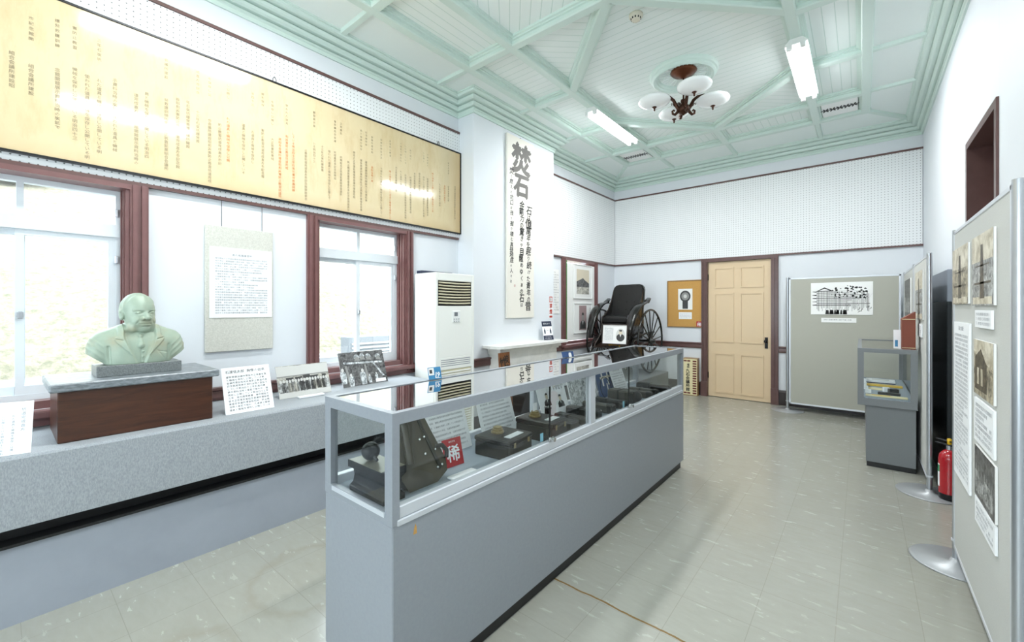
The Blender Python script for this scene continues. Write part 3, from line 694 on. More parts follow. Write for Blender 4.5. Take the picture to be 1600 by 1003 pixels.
# ================================================================== LEFT WALL
def banner():
    Y0, Y1, Z0, Z1 = -1.55, 3.41, 2.30, 3.235; X = WX+.022
    r = thing('wall_chart', 'long framed yellowed chart of vertical Japanese writing hung above the left windows', 'chart', (X, (Y0+Y1)/2, Z0)); w = (Y1-Y0)/2; h = Z1-Z0
    MB().box((0, -w+.008, .008), (.022, w-.008, h-.008), 'banner_sheet').build('sheet', r)
    f = MB()
    for a, b in (((0, -w, 0), (.03, w, .012)), ((0, -w, h-.012), (.03, w, h)), ((0, -w, 0), (.03, -w+.012, h)), ((0, w-.012, 0), (.03, w, h))): f.box(a, b, 'black_metal')
    f.build('frame', r)
    t = MB(); t.T = Matrix.Translation((.0225, 0, 0)) @ Matrix.Rotation(PI/2, 4, 'Z')
    rr = random.Random(11); y = w-.09; k = 0
    while y > -w+.5:
        org = rr.random() < .12; m = 'banner_orange' if org else 'banner_ink'
        s = .0235; z = h-.12-rr.uniform(0, .04); 
        if rr.random() < .55:
            vtext(t, jp(rr.randint(4, 7), k), y, z, s*.9, 'banner_ink', -.0006, 1.35)
            vtext(t, jp(rr.randint(6, 19), k+50), y, z-.24-rr.uniform(0, .06), s, m, -.0006)
        else: vtext(t, jp(rr.randint(8, 20), k+90), y, z-.2-rr.uniform(0, .12), s, m, -.0006)
        y -= rr.choice((.052, .056, .062, .07, .1)); k += 1
    t.build('writing', r)
    for y in (-.9, -w+4.1-1.15, w-.32):
        MB().tube([(.004, y-.012, h), (.004, y-.012, h+.03), (.004, y, h+.05), (.004, y+.012, h+.03), (.004, y+.012, h)], .0025, 'black_metal', 6).build('hook', r)
banner()
r = thing('hanging_panel', 'speckled beige cloth panel hung on two wires between the left windows', 'panel', (WX+.004, 1.165, 1.13))
MB().bbox((0, -.225, 0), (.022, .225, .915), 'hanging_cloth', .004).build('panel_board', r)
for y in (-.12, .15): MB().cyl((.006, y, .91), (.006, y, 1.108), .0018, 'black_metal', 6).build('hanging_wire', r)
card('text_sheet', 'white printed text sheet mounted on the hanging beige panel', 'text sheet', (WX+.027+.004, 1.172, 1.378), FX, .415, .513, .004, painter=p_text(22, 26, 5, .86, .05, '直方救護練習所'))

# bench along the windows
B0, B1 = FY+.05, 2.60
r = thing('display_bench', 'long grey bench under the windows covered with grey felt cloth', 'bench', (-3.28, (B0+B1)/2, 0)); h = (B1-B0)/2
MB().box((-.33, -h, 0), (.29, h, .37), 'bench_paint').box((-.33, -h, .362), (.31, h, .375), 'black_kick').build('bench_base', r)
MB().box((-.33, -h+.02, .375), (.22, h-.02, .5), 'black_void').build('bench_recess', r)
mb = MB(); pr = [(.31, .445), (.313, .76), (.305, .771), (.29, .775), (-.33, .775), (-.33, .765), (.28, .765), (.302, .755), (.302, .445)]
mb.prism(pr, lambda u, v, d: (u, d, v), -h-.005, h+.005, 'bench_cloth'); mb.box((-.32, h-.001, .445), (.302, h+.006, .77), 'bench_cloth'); mb.build('bench_cloth_cover', r)

# bust pedestal
r = thing('bust_pedestal', 'dark walnut box with a veined grey marble slab carrying the bust', 'pedestal', (-3.30, .515, .776))
MB().bbox((-.21, -.325, 0), (.235, .325, .255), 'walnut', .003).build('pedestal_box', r)
MB().bbox((-.235, -.355, .256), (.26, .355, .298), 'marble_slab', .006).build('pedestal_slab', r)

# ---- bust, sculpted as one surface
def surface_nets(F, org, h):
    s = F < 0; nx, ny, nz = F.shape
    c = np.zeros((nx-1, ny-1, nz-1), int)
    for i in (0, 1):
        for j in (0, 1):
            for k in (0, 1): c += s[i:nx-1+i, j:ny-1+j, k:nz-1+k]
    act = (c > 0) & (c < 8); idx = -np.ones(act.shape, int); ii = np.argwhere(act); idx[act] = np.arange(len(ii))
    acc = np.zeros((len(ii), 3)); cnt = np.zeros(len(ii)); C = [(i, j, k) for i in (0, 1) for j in (0, 1) for k in (0, 1)]
    for a in range(8):
        for b in range(a+1, 8):
            d = sum(abs(C[a][q]-C[b][q]) for q in range(3))
            if d != 1: continue
            fa = F[ii[:, 0]+C[a][0], ii[:, 1]+C[a][1], ii[:, 2]+C[a][2]]; fb = F[ii[:, 0]+C[b][0], ii[:, 1]+C[b][1], ii[:, 2]+C[b][2]]
            m = (fa < 0) != (fb < 0); t = np.where(m, fa/(fa-fb+1e-12), 0)[:, None]
            p = np.array(C[a]) + t*(np.array(C[b])-np.array(C[a])); acc += np.where(m[:, None], p, 0); cnt += m
    V = (ii + acc/cnt[:, None])*h + np.array(org); Fs = []
    for ax in range(3):
        sl = [slice(1, -1)]*3; sl[ax] = slice(0, -1); A = F[tuple(sl)] < 0; sl2 = list(sl); sl2[ax] = slice(1, None); B = F[tuple(sl2)] < 0
        e = np.argwhere(A != B); off = np.ones(3, int); off[ax] = 0; e = e+off; o1, o2 = [(1, 2), (2, 0), (0, 1)][ax]
        def g(d1, d2):
            q = e.copy(); q[:, o1] -= d1; q[:, o2] -= d2; return idx[q[:, 0], q[:, 1], q[:, 2]]
        q = np.stack([g(1, 1), g(0, 1), g(0, 0), g(1, 0)], 1); a = F[e[:, 0], e[:, 1], e[:, 2]] < 0; q[~a] = q[~a][:, ::-1]; Fs.append(q)
    return V, np.concatenate(Fs)
def bust():
    # local frame: x forward, y across, z up from the plinth top
    r = thing('bronze_bust', 'pale green patinated bust of a man in a suit on a granite block', 'bust', (-3.27, .525, 1.0745))
    MB().bbox((-.09, -.185, 0), (.10, .185, .058), 'granite', .002).build('bust_plinth', r)
    h = .0027; ox, oy, oz = -.125, -.245, .052; nx, ny, nz = 101, 181, 154
    X, Y, Z = np.meshgrid(ox+h*np.arange(nx), oy+h*np.arange(ny), oz+h*np.arange(nz), indexing='ij')
    def ell(c, r_, X=X, Y=Y, Z=Z):
        a = np.sqrt(((X-c[0])/r_[0])**2+((Y-c[1])/r_[1])**2+((Z-c[2])/r_[2])**2); return (a-1)*min(r_)
    def cap(a, b, r1, r2=None, X=X, Y=Y, Z=Z):
        r2 = r1 if r2 is None else r2; a = np.array(a, float); b = np.array(b, float); d = b-a
        t = np.clip(((X-a[0])*d[0]+(Y-a[1])*d[1]+(Z-a[2])*d[2])/d.dot(d), 0, 1)
        return np.sqrt((X-a[0]-t*d[0])**2+(Y-a[1]-t*d[1])**2+(Z-a[2]-t*d[2])**2)-(r1+t*(r2-r1))
    def su(a, b, k):
        q = np.clip(.5+.5*(b-a)/k, 0, 1); return b+(a-b)*q-k*q*(1-q)
    def ss(a, b, k): return -su(-a, b, k)
    def smin(x, a, b): return np.clip((x-a)/(b-a), 0, 1)
    # torso
    T = ell((0, 0, .135), (.088, .165, .135)); T = su(T, ell((0, 0, .06), (.084, .150, .10)), .03)
    T = su(T, cap((-.012, -.145, .155), (-.012, .145, .155), .048), .045)
    for s in (-1, 1):
        T = su(T, ell((-.008, s*.172, .115), (.055, .048, .075)), .02)
        T = su(T, cap((-.008, s*.055, .215), (-.012, s*.15, .175), .03, .042), .03)
    T = su(T, ell((.035, 0, .10), (.06, .11, .11)), .03)                       # full belly
    for s in (-1, 1):                                                          # armpit crease and cut sleeves
        T = ss(T, -cap((.055, s*.128, .02), (.062, s*.132, .15), .006)*-1 if False else cap((.062, s*.128, .03), (.058, s*.132, .145), .006), .008)
        T = np.maximum(T, (s*Y - .215) * .9 if True else T)
        n1 = (s*(Y)-.135)*.62 - (Z-.055)*.78                                   # slanted underside of the cut sleeve
        T = np.maximum(T, n1)
    front = smin(X, .0, .03)
    aY = np.abs(Y)
    # vest opening narrows downward; lapels stand proud
    edge = .012 + .052*smin(Z, .055, .19)+.004
    inside = smin(edge-aY, 0, .006)
    T = T + front*inside*.010*smin(.235-Z, 0, .02)
    lap_out = edge + .045*smin(Z, .09, .17)*(1-smin(Z, .185, .20)*.35)
    lap = smin(aY-edge, 0, .004)*smin(lap_out-aY, 0, .004)*smin(Z, .085, .10)
    T = T - front*lap*.0055
    notch = np.exp(-((Z-.178-(aY-.075)*.25)/.003)**2)*smin(aY, .07, .075)*smin(.115-aY, 0, .01); T = T + front*notch*.005
    T = T + front*np.exp(-((aY-edge)/.0025)**2)*.004*smin(.22-Z, 0, .02)        # coat edge line
    T = T + front*np.exp(-(Y/.0018)**2)*.0025*smin(.15-Z, 0, .01)*inside        # waistcoat front seam
    for k in range(4): T = su(T, ell((.089-.002*k+(.004 if k else 0), .008, .145-.026*k), (.005, .005, .005)), .003)
    # folds on the sleeves and breast pocket
    for s in (-1, 1):
        for q in range(4): T = T - .002*np.exp(-(((Z-.075-.03*q)-(s*Y-.17)*.9)/.007)**2)*smin(s*Y, .14, .16)
    T = T + front*.0025*np.exp(-((Z-.115+.25*(Y-.09))/.002)**2)*smin(Y, .075, .08)*smin(.125-Y, 0, .005)
    T = T + front*.002*np.exp(-(((Z-.10)+(Y-.09)*1.3)/.004)**2)*smin(Y, .06, .07)
    # collar, neck, tie
    T = su(T, cap((-.005, 0, .19), (.0, 0, .25), .056, .050), .02)
    for s in (-1, 1):
        T = su(T, cap((.056, s*.010, .205), (.02, s*.052, .238), .011, .010), .004)
    T = su(T, ell((.068, 0, .196), (.013, .011, .013)), .003); T = su(T, cap((.072, 0, .185), (.083, 0, .150), .008, .016), .004)
    # head, turned to the left of the sitter's front
    a = math.radians(17); hz = .21
    ca, sa = math.cos(a), math.sin(a); hx = (X-.012)*ca+Y*sa; hy = -(X-.012)*sa+Y*ca; HZ = Z-hz
    hk = dict(X=hx, Y=hy, Z=HZ); ah = np.abs(hy)
    Hd = ell((-.014, 0, .120), (.086, .071, .084), **hk); Hd = su(Hd, ell((.012, 0, .125), (.064, .060, .062), **hk), .03)
    Hd = su(Hd, ell((.018, 0, .075), (.062, .063, .068), **hk), .02)
    Hd = su(Hd, ell((.028, 0, .035), (.046, .048, .034), **hk), .015)
    Hd = su(Hd, ell((.060, 0, .022), (.016, .022, .014), **hk), .012)
    hs = dict(X=hx, Y=ah, Z=HZ)
    Hd = su(Hd, ell((.052, .036, .062), (.022, .022, .024), **hs), .012)         # cheeks
    Hd = su(Hd, ell((.03, .045, .03), (.03, .02, .024), **hs), .012)             # jowls
    Hd = su(Hd, cap((.074, .012, .121), (.060, .050, .119), .0065, .005, **hs), .006)   # brow
    Hd = ss(Hd, ell((.083, .032, .107), (.016, .021, .009), **hs), .006)         # sockets
    Hd = su(Hd, ell((.064, .031, .106), (.012, .017, .0075), **hs), .002)        # lids
    Hd = ss(Hd, cap((.079, .016, .1035), (.068, .047, .1045), .0024, **hs), .0012)     # narrow eye slit
    Hd = su(Hd, cap((.075, 0, .112), (.092, 0, .081), .008, .013, **hk), .005)   # nose
    Hd = su(Hd, ell((.084, .017, .077), (.011, .009, .009), **hs), .003); Hd = ss(Hd, ell((.092, .008, .069), (.004, .0035, .003), **hs), .002)
    Hd = ss(Hd, cap((.084, .027, .080), (.072, .041, .052), .0035, **hs), .004)  # nasolabial fold
    Hd = su(Hd, ell((.078, 0, .057), (.010, .027, .006), **hk), .003); Hd = su(Hd, ell((.076, 0, .044), (.010, .023, .006), **hk), .003)
    Hd = ss(Hd, cap((.089, 0, .0505), (.074, .034, .050), .0024, **hs), .0015)
    Hd = ss(Hd, cap((.082, 0, .034), (.074, .018, .034), .0025, **hs), .005)
    Hd = su(Hd, ell((-.006, .076, .095), (.017, .011, .027), **hs), .003); Hd = ss(Hd, ell((-.001, .087, .097), (.010, .008, .017), **hs), .002)   # ears
    hair = smin(HZ - .9*hx, .115, .135)*smin(HZ-.6*hx, .085, .10); Hd = Hd - .0028*hair - .0016*hair*np.sin(HZ*60+hx*190+ah*60)
    F = su(T, Hd, .006); F = np.maximum(F, .0575-Z)
    V, Q = surface_nets(F, (ox, oy, oz), h); V[:, 2] = .058+(V[:, 2]-.058)*1.12
    me = bpy.data.meshes.new('figure'); me.from_pydata(V.tolist(), [], Q.tolist()); me.materials.append(MATS['bust_patina']); me.polygons.foreach_set('use_smooth', [True]*len(Q)); me.update()
    import bmesh
    bm = bmesh.new(); bm.from_mesh(me); bmesh.ops.recalc_face_normals(bm, faces=bm.faces); bm.to_mesh(me); bm.free()
    o = bpy.data.objects.new('figure', me); COL.objects.link(o); o.parent = r
    sm = o.modifiers.new('s', 'SMOOTH'); sm.factor = .5; sm.iterations = 1
bust()

# papers and photographs on the bench
ZT = .7765
def p_left(mb, w, h, y):
    for k in range(7): vtext(mb, jp(14 if k else 6, 60+k), w/2-.03-.031*k, h-.03-(.03 if k else 0), .011 if k else .016, 'ink_faint', y, 1.15)
card('caption_sheet', 'white sheet of vertical printing leaning at the left end of the bench', 'caption sheet', (-3.02, -.03, ZT), FX-.25, .27, .24, .004, lean=.2, painter=p_left)
card('caption_sheet', 'large white printed sheet leaning on the bench beside the bust pedestal', 'caption sheet', (-3.075, 1.055, ZT), FX, .285, .30, .004, lean=.33, painter=p_text(12, 15, 8, .82, .05, '石渡信太郎 胸像の由来', 'ink'))
def p_group(mb, w, h, y):
    mb.rect(-w/2, 0, w/2, h, 'photo_soft', y); mb.rect(-w/2, h*.0, w/2, h*.2, 'pic_light', y-.0002); mb.rect(-w/2, h*.68, w/2, h*.98, 'pic_light', y-.0002)
    for x0, x1 in ((-.34, -.2), (-.17, -.03), (.12, .28), (.36, .44)): mb.rect(w*x0, h*.25, w*x1, h*.62, 'pic_dark', y-.0003)
    mb.rect(-w*.02, h*.55, w*.12, h*.68, 'pic_dark', y-.0004); mb.rect(-w/2, h*.645, w/2, h*.68, 'pic_mid', y-.0004)
    rr = random.Random(4)
    for k in range(17): person(mb, -w*.44+w*.055*k, h*(.16+.02*rr.random()), h*.42, ('photo_grey', 'pic_dark', 'photo_soft')[rr.randrange(3)], 'pic_light', y-.0006)
card('group_photograph', 'black and white photograph of a group outside a building leaning on the bench', 'photograph', (-3.30, 1.52, ZT), FX+.03, .40, .245, .005, lean=.33, painter=p_group)
o = MB().bbox((-.01, -.095, 0), (.035, .095, .012), 'white_paper', .002).build('name_strip'); o.location = (-3.245, 1.52, ZT); tag(o, 'small white caption strip lying before the group photograph', 'caption')
def p_mine(mb, w, h, y):
    mb.rect(-w/2, 0, w/2, h, 'photo_dark', y); L = 'photo_map'; q = y-.0003
    mb.flat([(-w*.42, h*.72), (w*.45, h*.66), (w*.45, h*.61), (-w*.42, h*.66)], L, q); mb.flat([(-w*.4, h*.6), (-w*.36, h*.62), (-w*.3, 0), (-w*.36, 0)], 'pic_mid', q); mb.flat([(w*.22, h*.62), (w*.26, h*.62), (w*.45, h*.2), (w*.4, h*.2)], L, q)
    mb.flat([(w*.02, h*.6), (w*.06, h*.6), (w*.08, h*.1), (w*.04, h*.1)], 'pic_mid', q)
    for x, z, s in ((-.3, .0, .5), (-.04, .02, .62), (.1, .04, .34), (.26, .1, .3), (-.46, .1, .6)): person(mb, w*x, h*z, h*s*.8, L, 'pic_light', q-.0003)
    for x, z in ((-.12, .84), (.0, .86), (.14, .84), (.36, .82)): mb.disc(w*x, h*z, w*.06, h*.08, L, q-.0002, 12); mb.flat([(w*(x-.05), h*(z-.1)), (w*(x+.07), h*(z-.12)), (w*(x+.04), h*z), (w*(x-.03), h*z)], 'pic_mid', q-.0003)
    mb.rect(w*.22, h*.03, w*.46, h*.13, 'white_paper', q-.0006)
card('mine_photograph', 'dark grey photograph of miners at work leaning on the bench by the window', 'photograph', (-3.36, 2.07, ZT), FX+.02, .44, .30, .005, lean=.33, painter=p_mine)

# ---- air conditioner
def aircon():
    X0, X1, Y0, Y1, H = -3.53, -3.20, 2.715, 3.25, 1.80
    r = thing('air_conditioner', 'tall cream floor-standing air conditioner between window and chimney breast', 'air conditioner', ((X0+X1)/2, (Y0+Y1)/2, 0)); d = (X1-X0)/2; w = (Y1-Y0)/2
    b = MB(); b.bbox((-d, -w, 0), (d-.02, w, H), 'ac_cream', .012); b.bbox((d-.02, -w, .0), (d, -w+.035, H), 'ac_cream', .006); b.bbox((d-.02, w-.035, .0), (d, w, H), 'ac_cream', .006)
    b.bbox((d-.02, -w+.03, .95), (d, w-.03, 1.47), 'ac_cream', .006); b.bbox((d-.02, -w+.03, H-.08), (d, w-.03, H), 'ac_cream', .006); b.box((d-.021, -w+.03, 1.46), (d-.018, w-.03, H-.07), 'black_void'); b.bbox((d-.02, -w+.03, 0), (d, w-.03, .14), 'ac_cream', .006)
    b.bbox((d-.02, -w+.03, .83), (d, w-.03, .955), 'ac_cream', .004); b.build('housing', r)
    for k in range(8):
        z = 1.50+.029*k; q = MB(); pts = [(d-.016, -w+.05, z), (d-.004, -w*.5, z-.004), (d-.001, 0, z-.006), (d-.004, w*.5, z-.004), (d-.016, w-.05, z)]
        q.tube(pts, .008, 'ac_louvre', 6, flat=(1, 1.6)); q.build('louvre', r)
    g = MB()
    for k in range(26): g.box((d-.012, -w+.05, .16+.0255*k), (d, w-.05, .172+.0255*k), 'ac_cream')
    g.box((d-.02, -w+.04, .15), (d-.014, w-.04, .84), 'ac_louvre'); g.build('intake_grille', r)
    g = MB()
    for k in range(4): g.box((d-.001, -w+.07, .865+.02*k), (d+.001, w-.06, .872+.02*k), 'ink_faint')
    g.build('lower_slots', r)
    p = MB(); p.bbox((d, -.05, 1.30), (d+.006, .06, 1.42), 'white_plastic', .003); p.box((d+.006, -.025, 1.365), (d+.0075, .02, 1.405), 'ink_grey')
    for k in range(6): p.box((d+.006, -.035+.03*(k % 3), 1.31+.022*(k//3)), (d+.0075, -.018+.03*(k % 3), 1.318+.022*(k//3)), 'ink_faint')
    p.build('control_panel', r)
    MB().bbox((-d+.01, -w+.02, H), (-d+.1, w-.1, H+.03), 'navy', .004).build('top_cover', r)
aircon()

# ---- chimney breast: calligraphy board, mantelpiece
def scroll():
    w, h = .55, 2.27
    r = thing('calligraphy_board', 'tall white board of black brush calligraphy hung on the chimney breast', 'calligraphy', (CX_BR+.002, 4.235, 1.325), FX)
    MB().bbox((-w/2, -.03, 0), (w/2, -.002, h), 'scroll_paper', .002).build('board', r)
    t = MB(); y = -.0306; rr = random.Random(5)
    for ch, z, s in (('焚', h-.27, .40), ('石', h-.60, .32)): put(t, ch, .0, z+.0, s, 'brush_grey', y, res=3, sx=1.0, shear=.05, bold=.045)
    def colm(txt, x, z, s, zend, m='brush_ink', b=.012):
        t = MB()
        k = len(txt); p = (z-zend)/k
        for i, ch in enumerate(txt):
            q = s*rr.uniform(.75, 1.15) * (.62 if ord(ch) < 0x3100 else 1); put(t, ch, x+rr.uniform(-.008, .008), z-p*(i+.5), q, m, y-.0002*(i % 3), res=2, sx=rr.uniform(.85, 1.05), shear=rr.uniform(-.05, .22), bold=b)
        t.build('verse_column', r)
    colm('石は億萬年を眠り続けた青年の昔', .155, h-.84, .125, .10, b=.018)
    colm('金剛力の驚きや目醒めゆくあの石は', .005, h-.80, .115, .12, b=.022)
    colm('焚く燃えた坑口は残り掘り積む真昼地底の人々は', -.195, h-.42, .075, .42, b=.014)
    t.build('title_characters', r); t = MB(); put(t, '印', -.13, .40, .035, 'seal_red', y, res=1); t.build('seal', r)
    MB().tube([(0, -.01, h), (0, -.01, h+.012), (.02, -.012, h+.02)], .003, 'black_metal', 6).build('hook', r)
scroll()
r = thing('mantelpiece', 'white marble fireplace mantelpiece below the calligraphy board', 'mantelpiece', (CX_BR, 4.27, 0))
mb = MB(); fr = [(0, -.72), (.14, -.735), (.24, -.72), (.285, -.67), (.285, .67), (.24, .72), (.14, .735), (0, .72)]
mb.prism(fr, lambda u, v, d: (u, v, d), .985, 1.015, 'marble_white'); mb.build('mantel_shelf', r, bevel=.006)
mb = MB(); mb.box((.002, -.63, .935), (.20, .63, .985), 'marble_white'); mb.box((.002, -.62, .91), (.17, .62, .935), 'marble_white')
mb.box((.002, -.60, .66), (.15, .60, .91), 'marble_white'); mb.box((.002, -.60, .64), (.165, .60, .665), 'marble_white'); mb.build('mantel_frieze', r)
for s in (-1, 1): MB().bbox((.002, s*.60, 0), (.15, s*.40, .64), 'marble_white', .006).bbox((.15, s*.575, .1), (.165, s*.425, .6), 'marble_white', .004).build('mantel_jamb', r)
MB().box((.002, -.40, 0), (.03, .40, .64), 'black_kick').bbox((.03, -.25, .02), (.06, .25, .5), 'black_metal', .01).build('hearth', r)
def p_navy(mb, w, h, y):
    mb.rect(-w/2, h*.73, w/2, h, 'navy', y); mb.rect(-w/2, 0, w/2, h*.24, 'navy', y)
    htext(mb, '間隔をあけて', -w*.3, h*.87, w*.12, 'white_paper', y-.0003); htext(mb, 'ソーシャル', -w*.25, h*.16, w*.12, 'white_paper', y-.0003); htext(mb, 'ディスタンス', -w*.3, h*.07, w*.11, 'white_paper', y-.0003)
    for s in (-1, 1): person(mb, s*w*.3, h*.34, h*.3, 'navy', 'navy', y-.0003)
    htext(mb, '2m', -w*.05, h*.52, w*.13, 'ink_grey', y)
card('distancing_sign', 'small white and navy distancing sign leaning on the mantelpiece', 'sign', (-3.27, 4.76, 1.016), FX-.1, .20, .255, .004, lean=.2, painter=p_navy)
def p_plaque(mb, w, h, y):
    vtext(mb, '炭鉱会館', w*.16, h-.03, .10, 'brush_ink', y, 1.05, bold=.03, res=2); vtext(mb, '竹石', -w*.22, h-.05, .13, 'brush_ink', y, 1.05, bold=.03, res=2)
card('wooden_plaque', 'old brown wooden signboard with black characters leaning on the fireplace', 'signboard', (-3.03, 3.64, 0), FX+.1, .20, .95, .02, 'plaque_wood', lean=.075, painter=p_plaque)
def p_smoke(mb, w, h, y):
    mb.rect(-w*.42, h*.72, w*.42, h*.98, 'seal_red', y); mb.rect(-w*.28, h*.76, w*.28, h*.94, 'white_paper', y-.0002); mb.rect(-w*.09, h*.78, w*.09, h*.92, 'brush_ink', y-.0004)
    put(mb, '禁', 0, h*.56, w*.8, 'seal_red', y, bold=.03); put(mb, '煙', 0, h*.30, w*.8, 'seal_red', y, bold=.03); mb.rect(-w*.4, h*.04, w*.4, h*.13, 'seal_red', y)
card('no_smoking_sign', 'narrow red and white no smoking sticker on the chimney breast', 'sign', (CX_BR+.004, 4.945, 1.30), FX, .09, .315, .002, painter=p_smoke)
card('wall_notice', 'pale printed notice on the wall between chimney breast and far window', 'notice', (WX+.006, 5.45, 1.36), FX, .17, .68, .002, 'photo_white', painter=p_text(16, 7, 31, .96, .06, None, 'ink_faint'))

# ---- far window with its white board and pictures
bd = MB().bbox((0, -.465, 0), (.02, .465, 1.24), 'photo_white', .004).build('display_board'); bd.location = (WX+.0, 6.17, .925); tag(bd, 'large white board standing in the far window opening behind the rickshaw', 'board')
o = MB().box((0, 0, 0), (.01, .035, 1.29), 'green_strip').build('green_strip'); o.location = (WX+.022, 5.69, .915); tag(o, 'narrow green strip down the left edge of the far window', 'strip')
def frame_pic(name, label, loc, facing, w, h, painter, fm='white_plastic', mat='photo_white', fw=.014, lean=0, cat='picture'):
    r = thing(name, label, cat, loc, rot=(-lean, 0, facing)); f = MB()
    for a, b in (((-w/2, -.018, 0), (w/2, 0, fw)), ((-w/2, -.018, h-fw), (w/2, 0, h)), ((-w/2, -.018, fw), (-w/2+fw, 0, h-fw)), ((w/2-fw, -.018, fw), (w/2, 0, h-fw))): f.bbox(a, b, fm, .003)
    f.build('picture_frame', r); p = MB(); p.box((-w/2+fw, -.008, fw), (w/2-fw, -.002, h-fw), mat); p.T = Matrix.Translation((0, -.0087, fw)); painter(p, w-2*fw, h-2*fw, 0); p.build('print', r); return r
def p_hill(mb, w, h, y):
    mb.rect(-w*.36, h*.12, w*.36, h*.88, 'sepia_light', y); mb.rect(-w*.36, h*.12, w*.36, h*.34, 'photo_soft', y-.0002)
    mb.flat([(-w*.36, h*.34), (-w*.36, h*.5), (-w*.2, h*.55), (0, h*.62), (w*.1, h*.56), (w*.36, h*.46), (w*.36, h*.34)], 'photo_dark', y-.0003)
frame_pic('framed_picture', 'white-framed landscape photograph, upper picture on the far window board', (WX+.024, 6.22, 1.60), FX, .60, .565, p_hill)
def p_man(mb, w, h, y):
    mb.rect(-w*.22, h*.08, w*.2, h*.94, 'pink_grey', y); mb.T = mb.T @ Matrix.Translation((-w*.01, 0, h*.12)); p_portrait(None, 'pic_dark', 'pic_mid')(mb, w*.36, h*.7, y-.0003)
    vtext(mb, jp(8, 3), w*.42, h*.75, .03, 'ink_faint', y, 1.1)
frame_pic('framed_picture', 'white-framed pinkish portrait, lower picture on the far window board', (WX+.024, 6.22, 1.03), FX, .60, .50, p_man)
# ================================================================== FAR CORNER
pl = MB().bbox((-.575, -.65, 0), (.575, .65, .40), 'case_base_grey', .008).build('plinth_platform'); pl.location = (-3.04, 6.42, 0); tag(pl, 'low grey platform carrying the black rickshaw in the corner', 'platform')

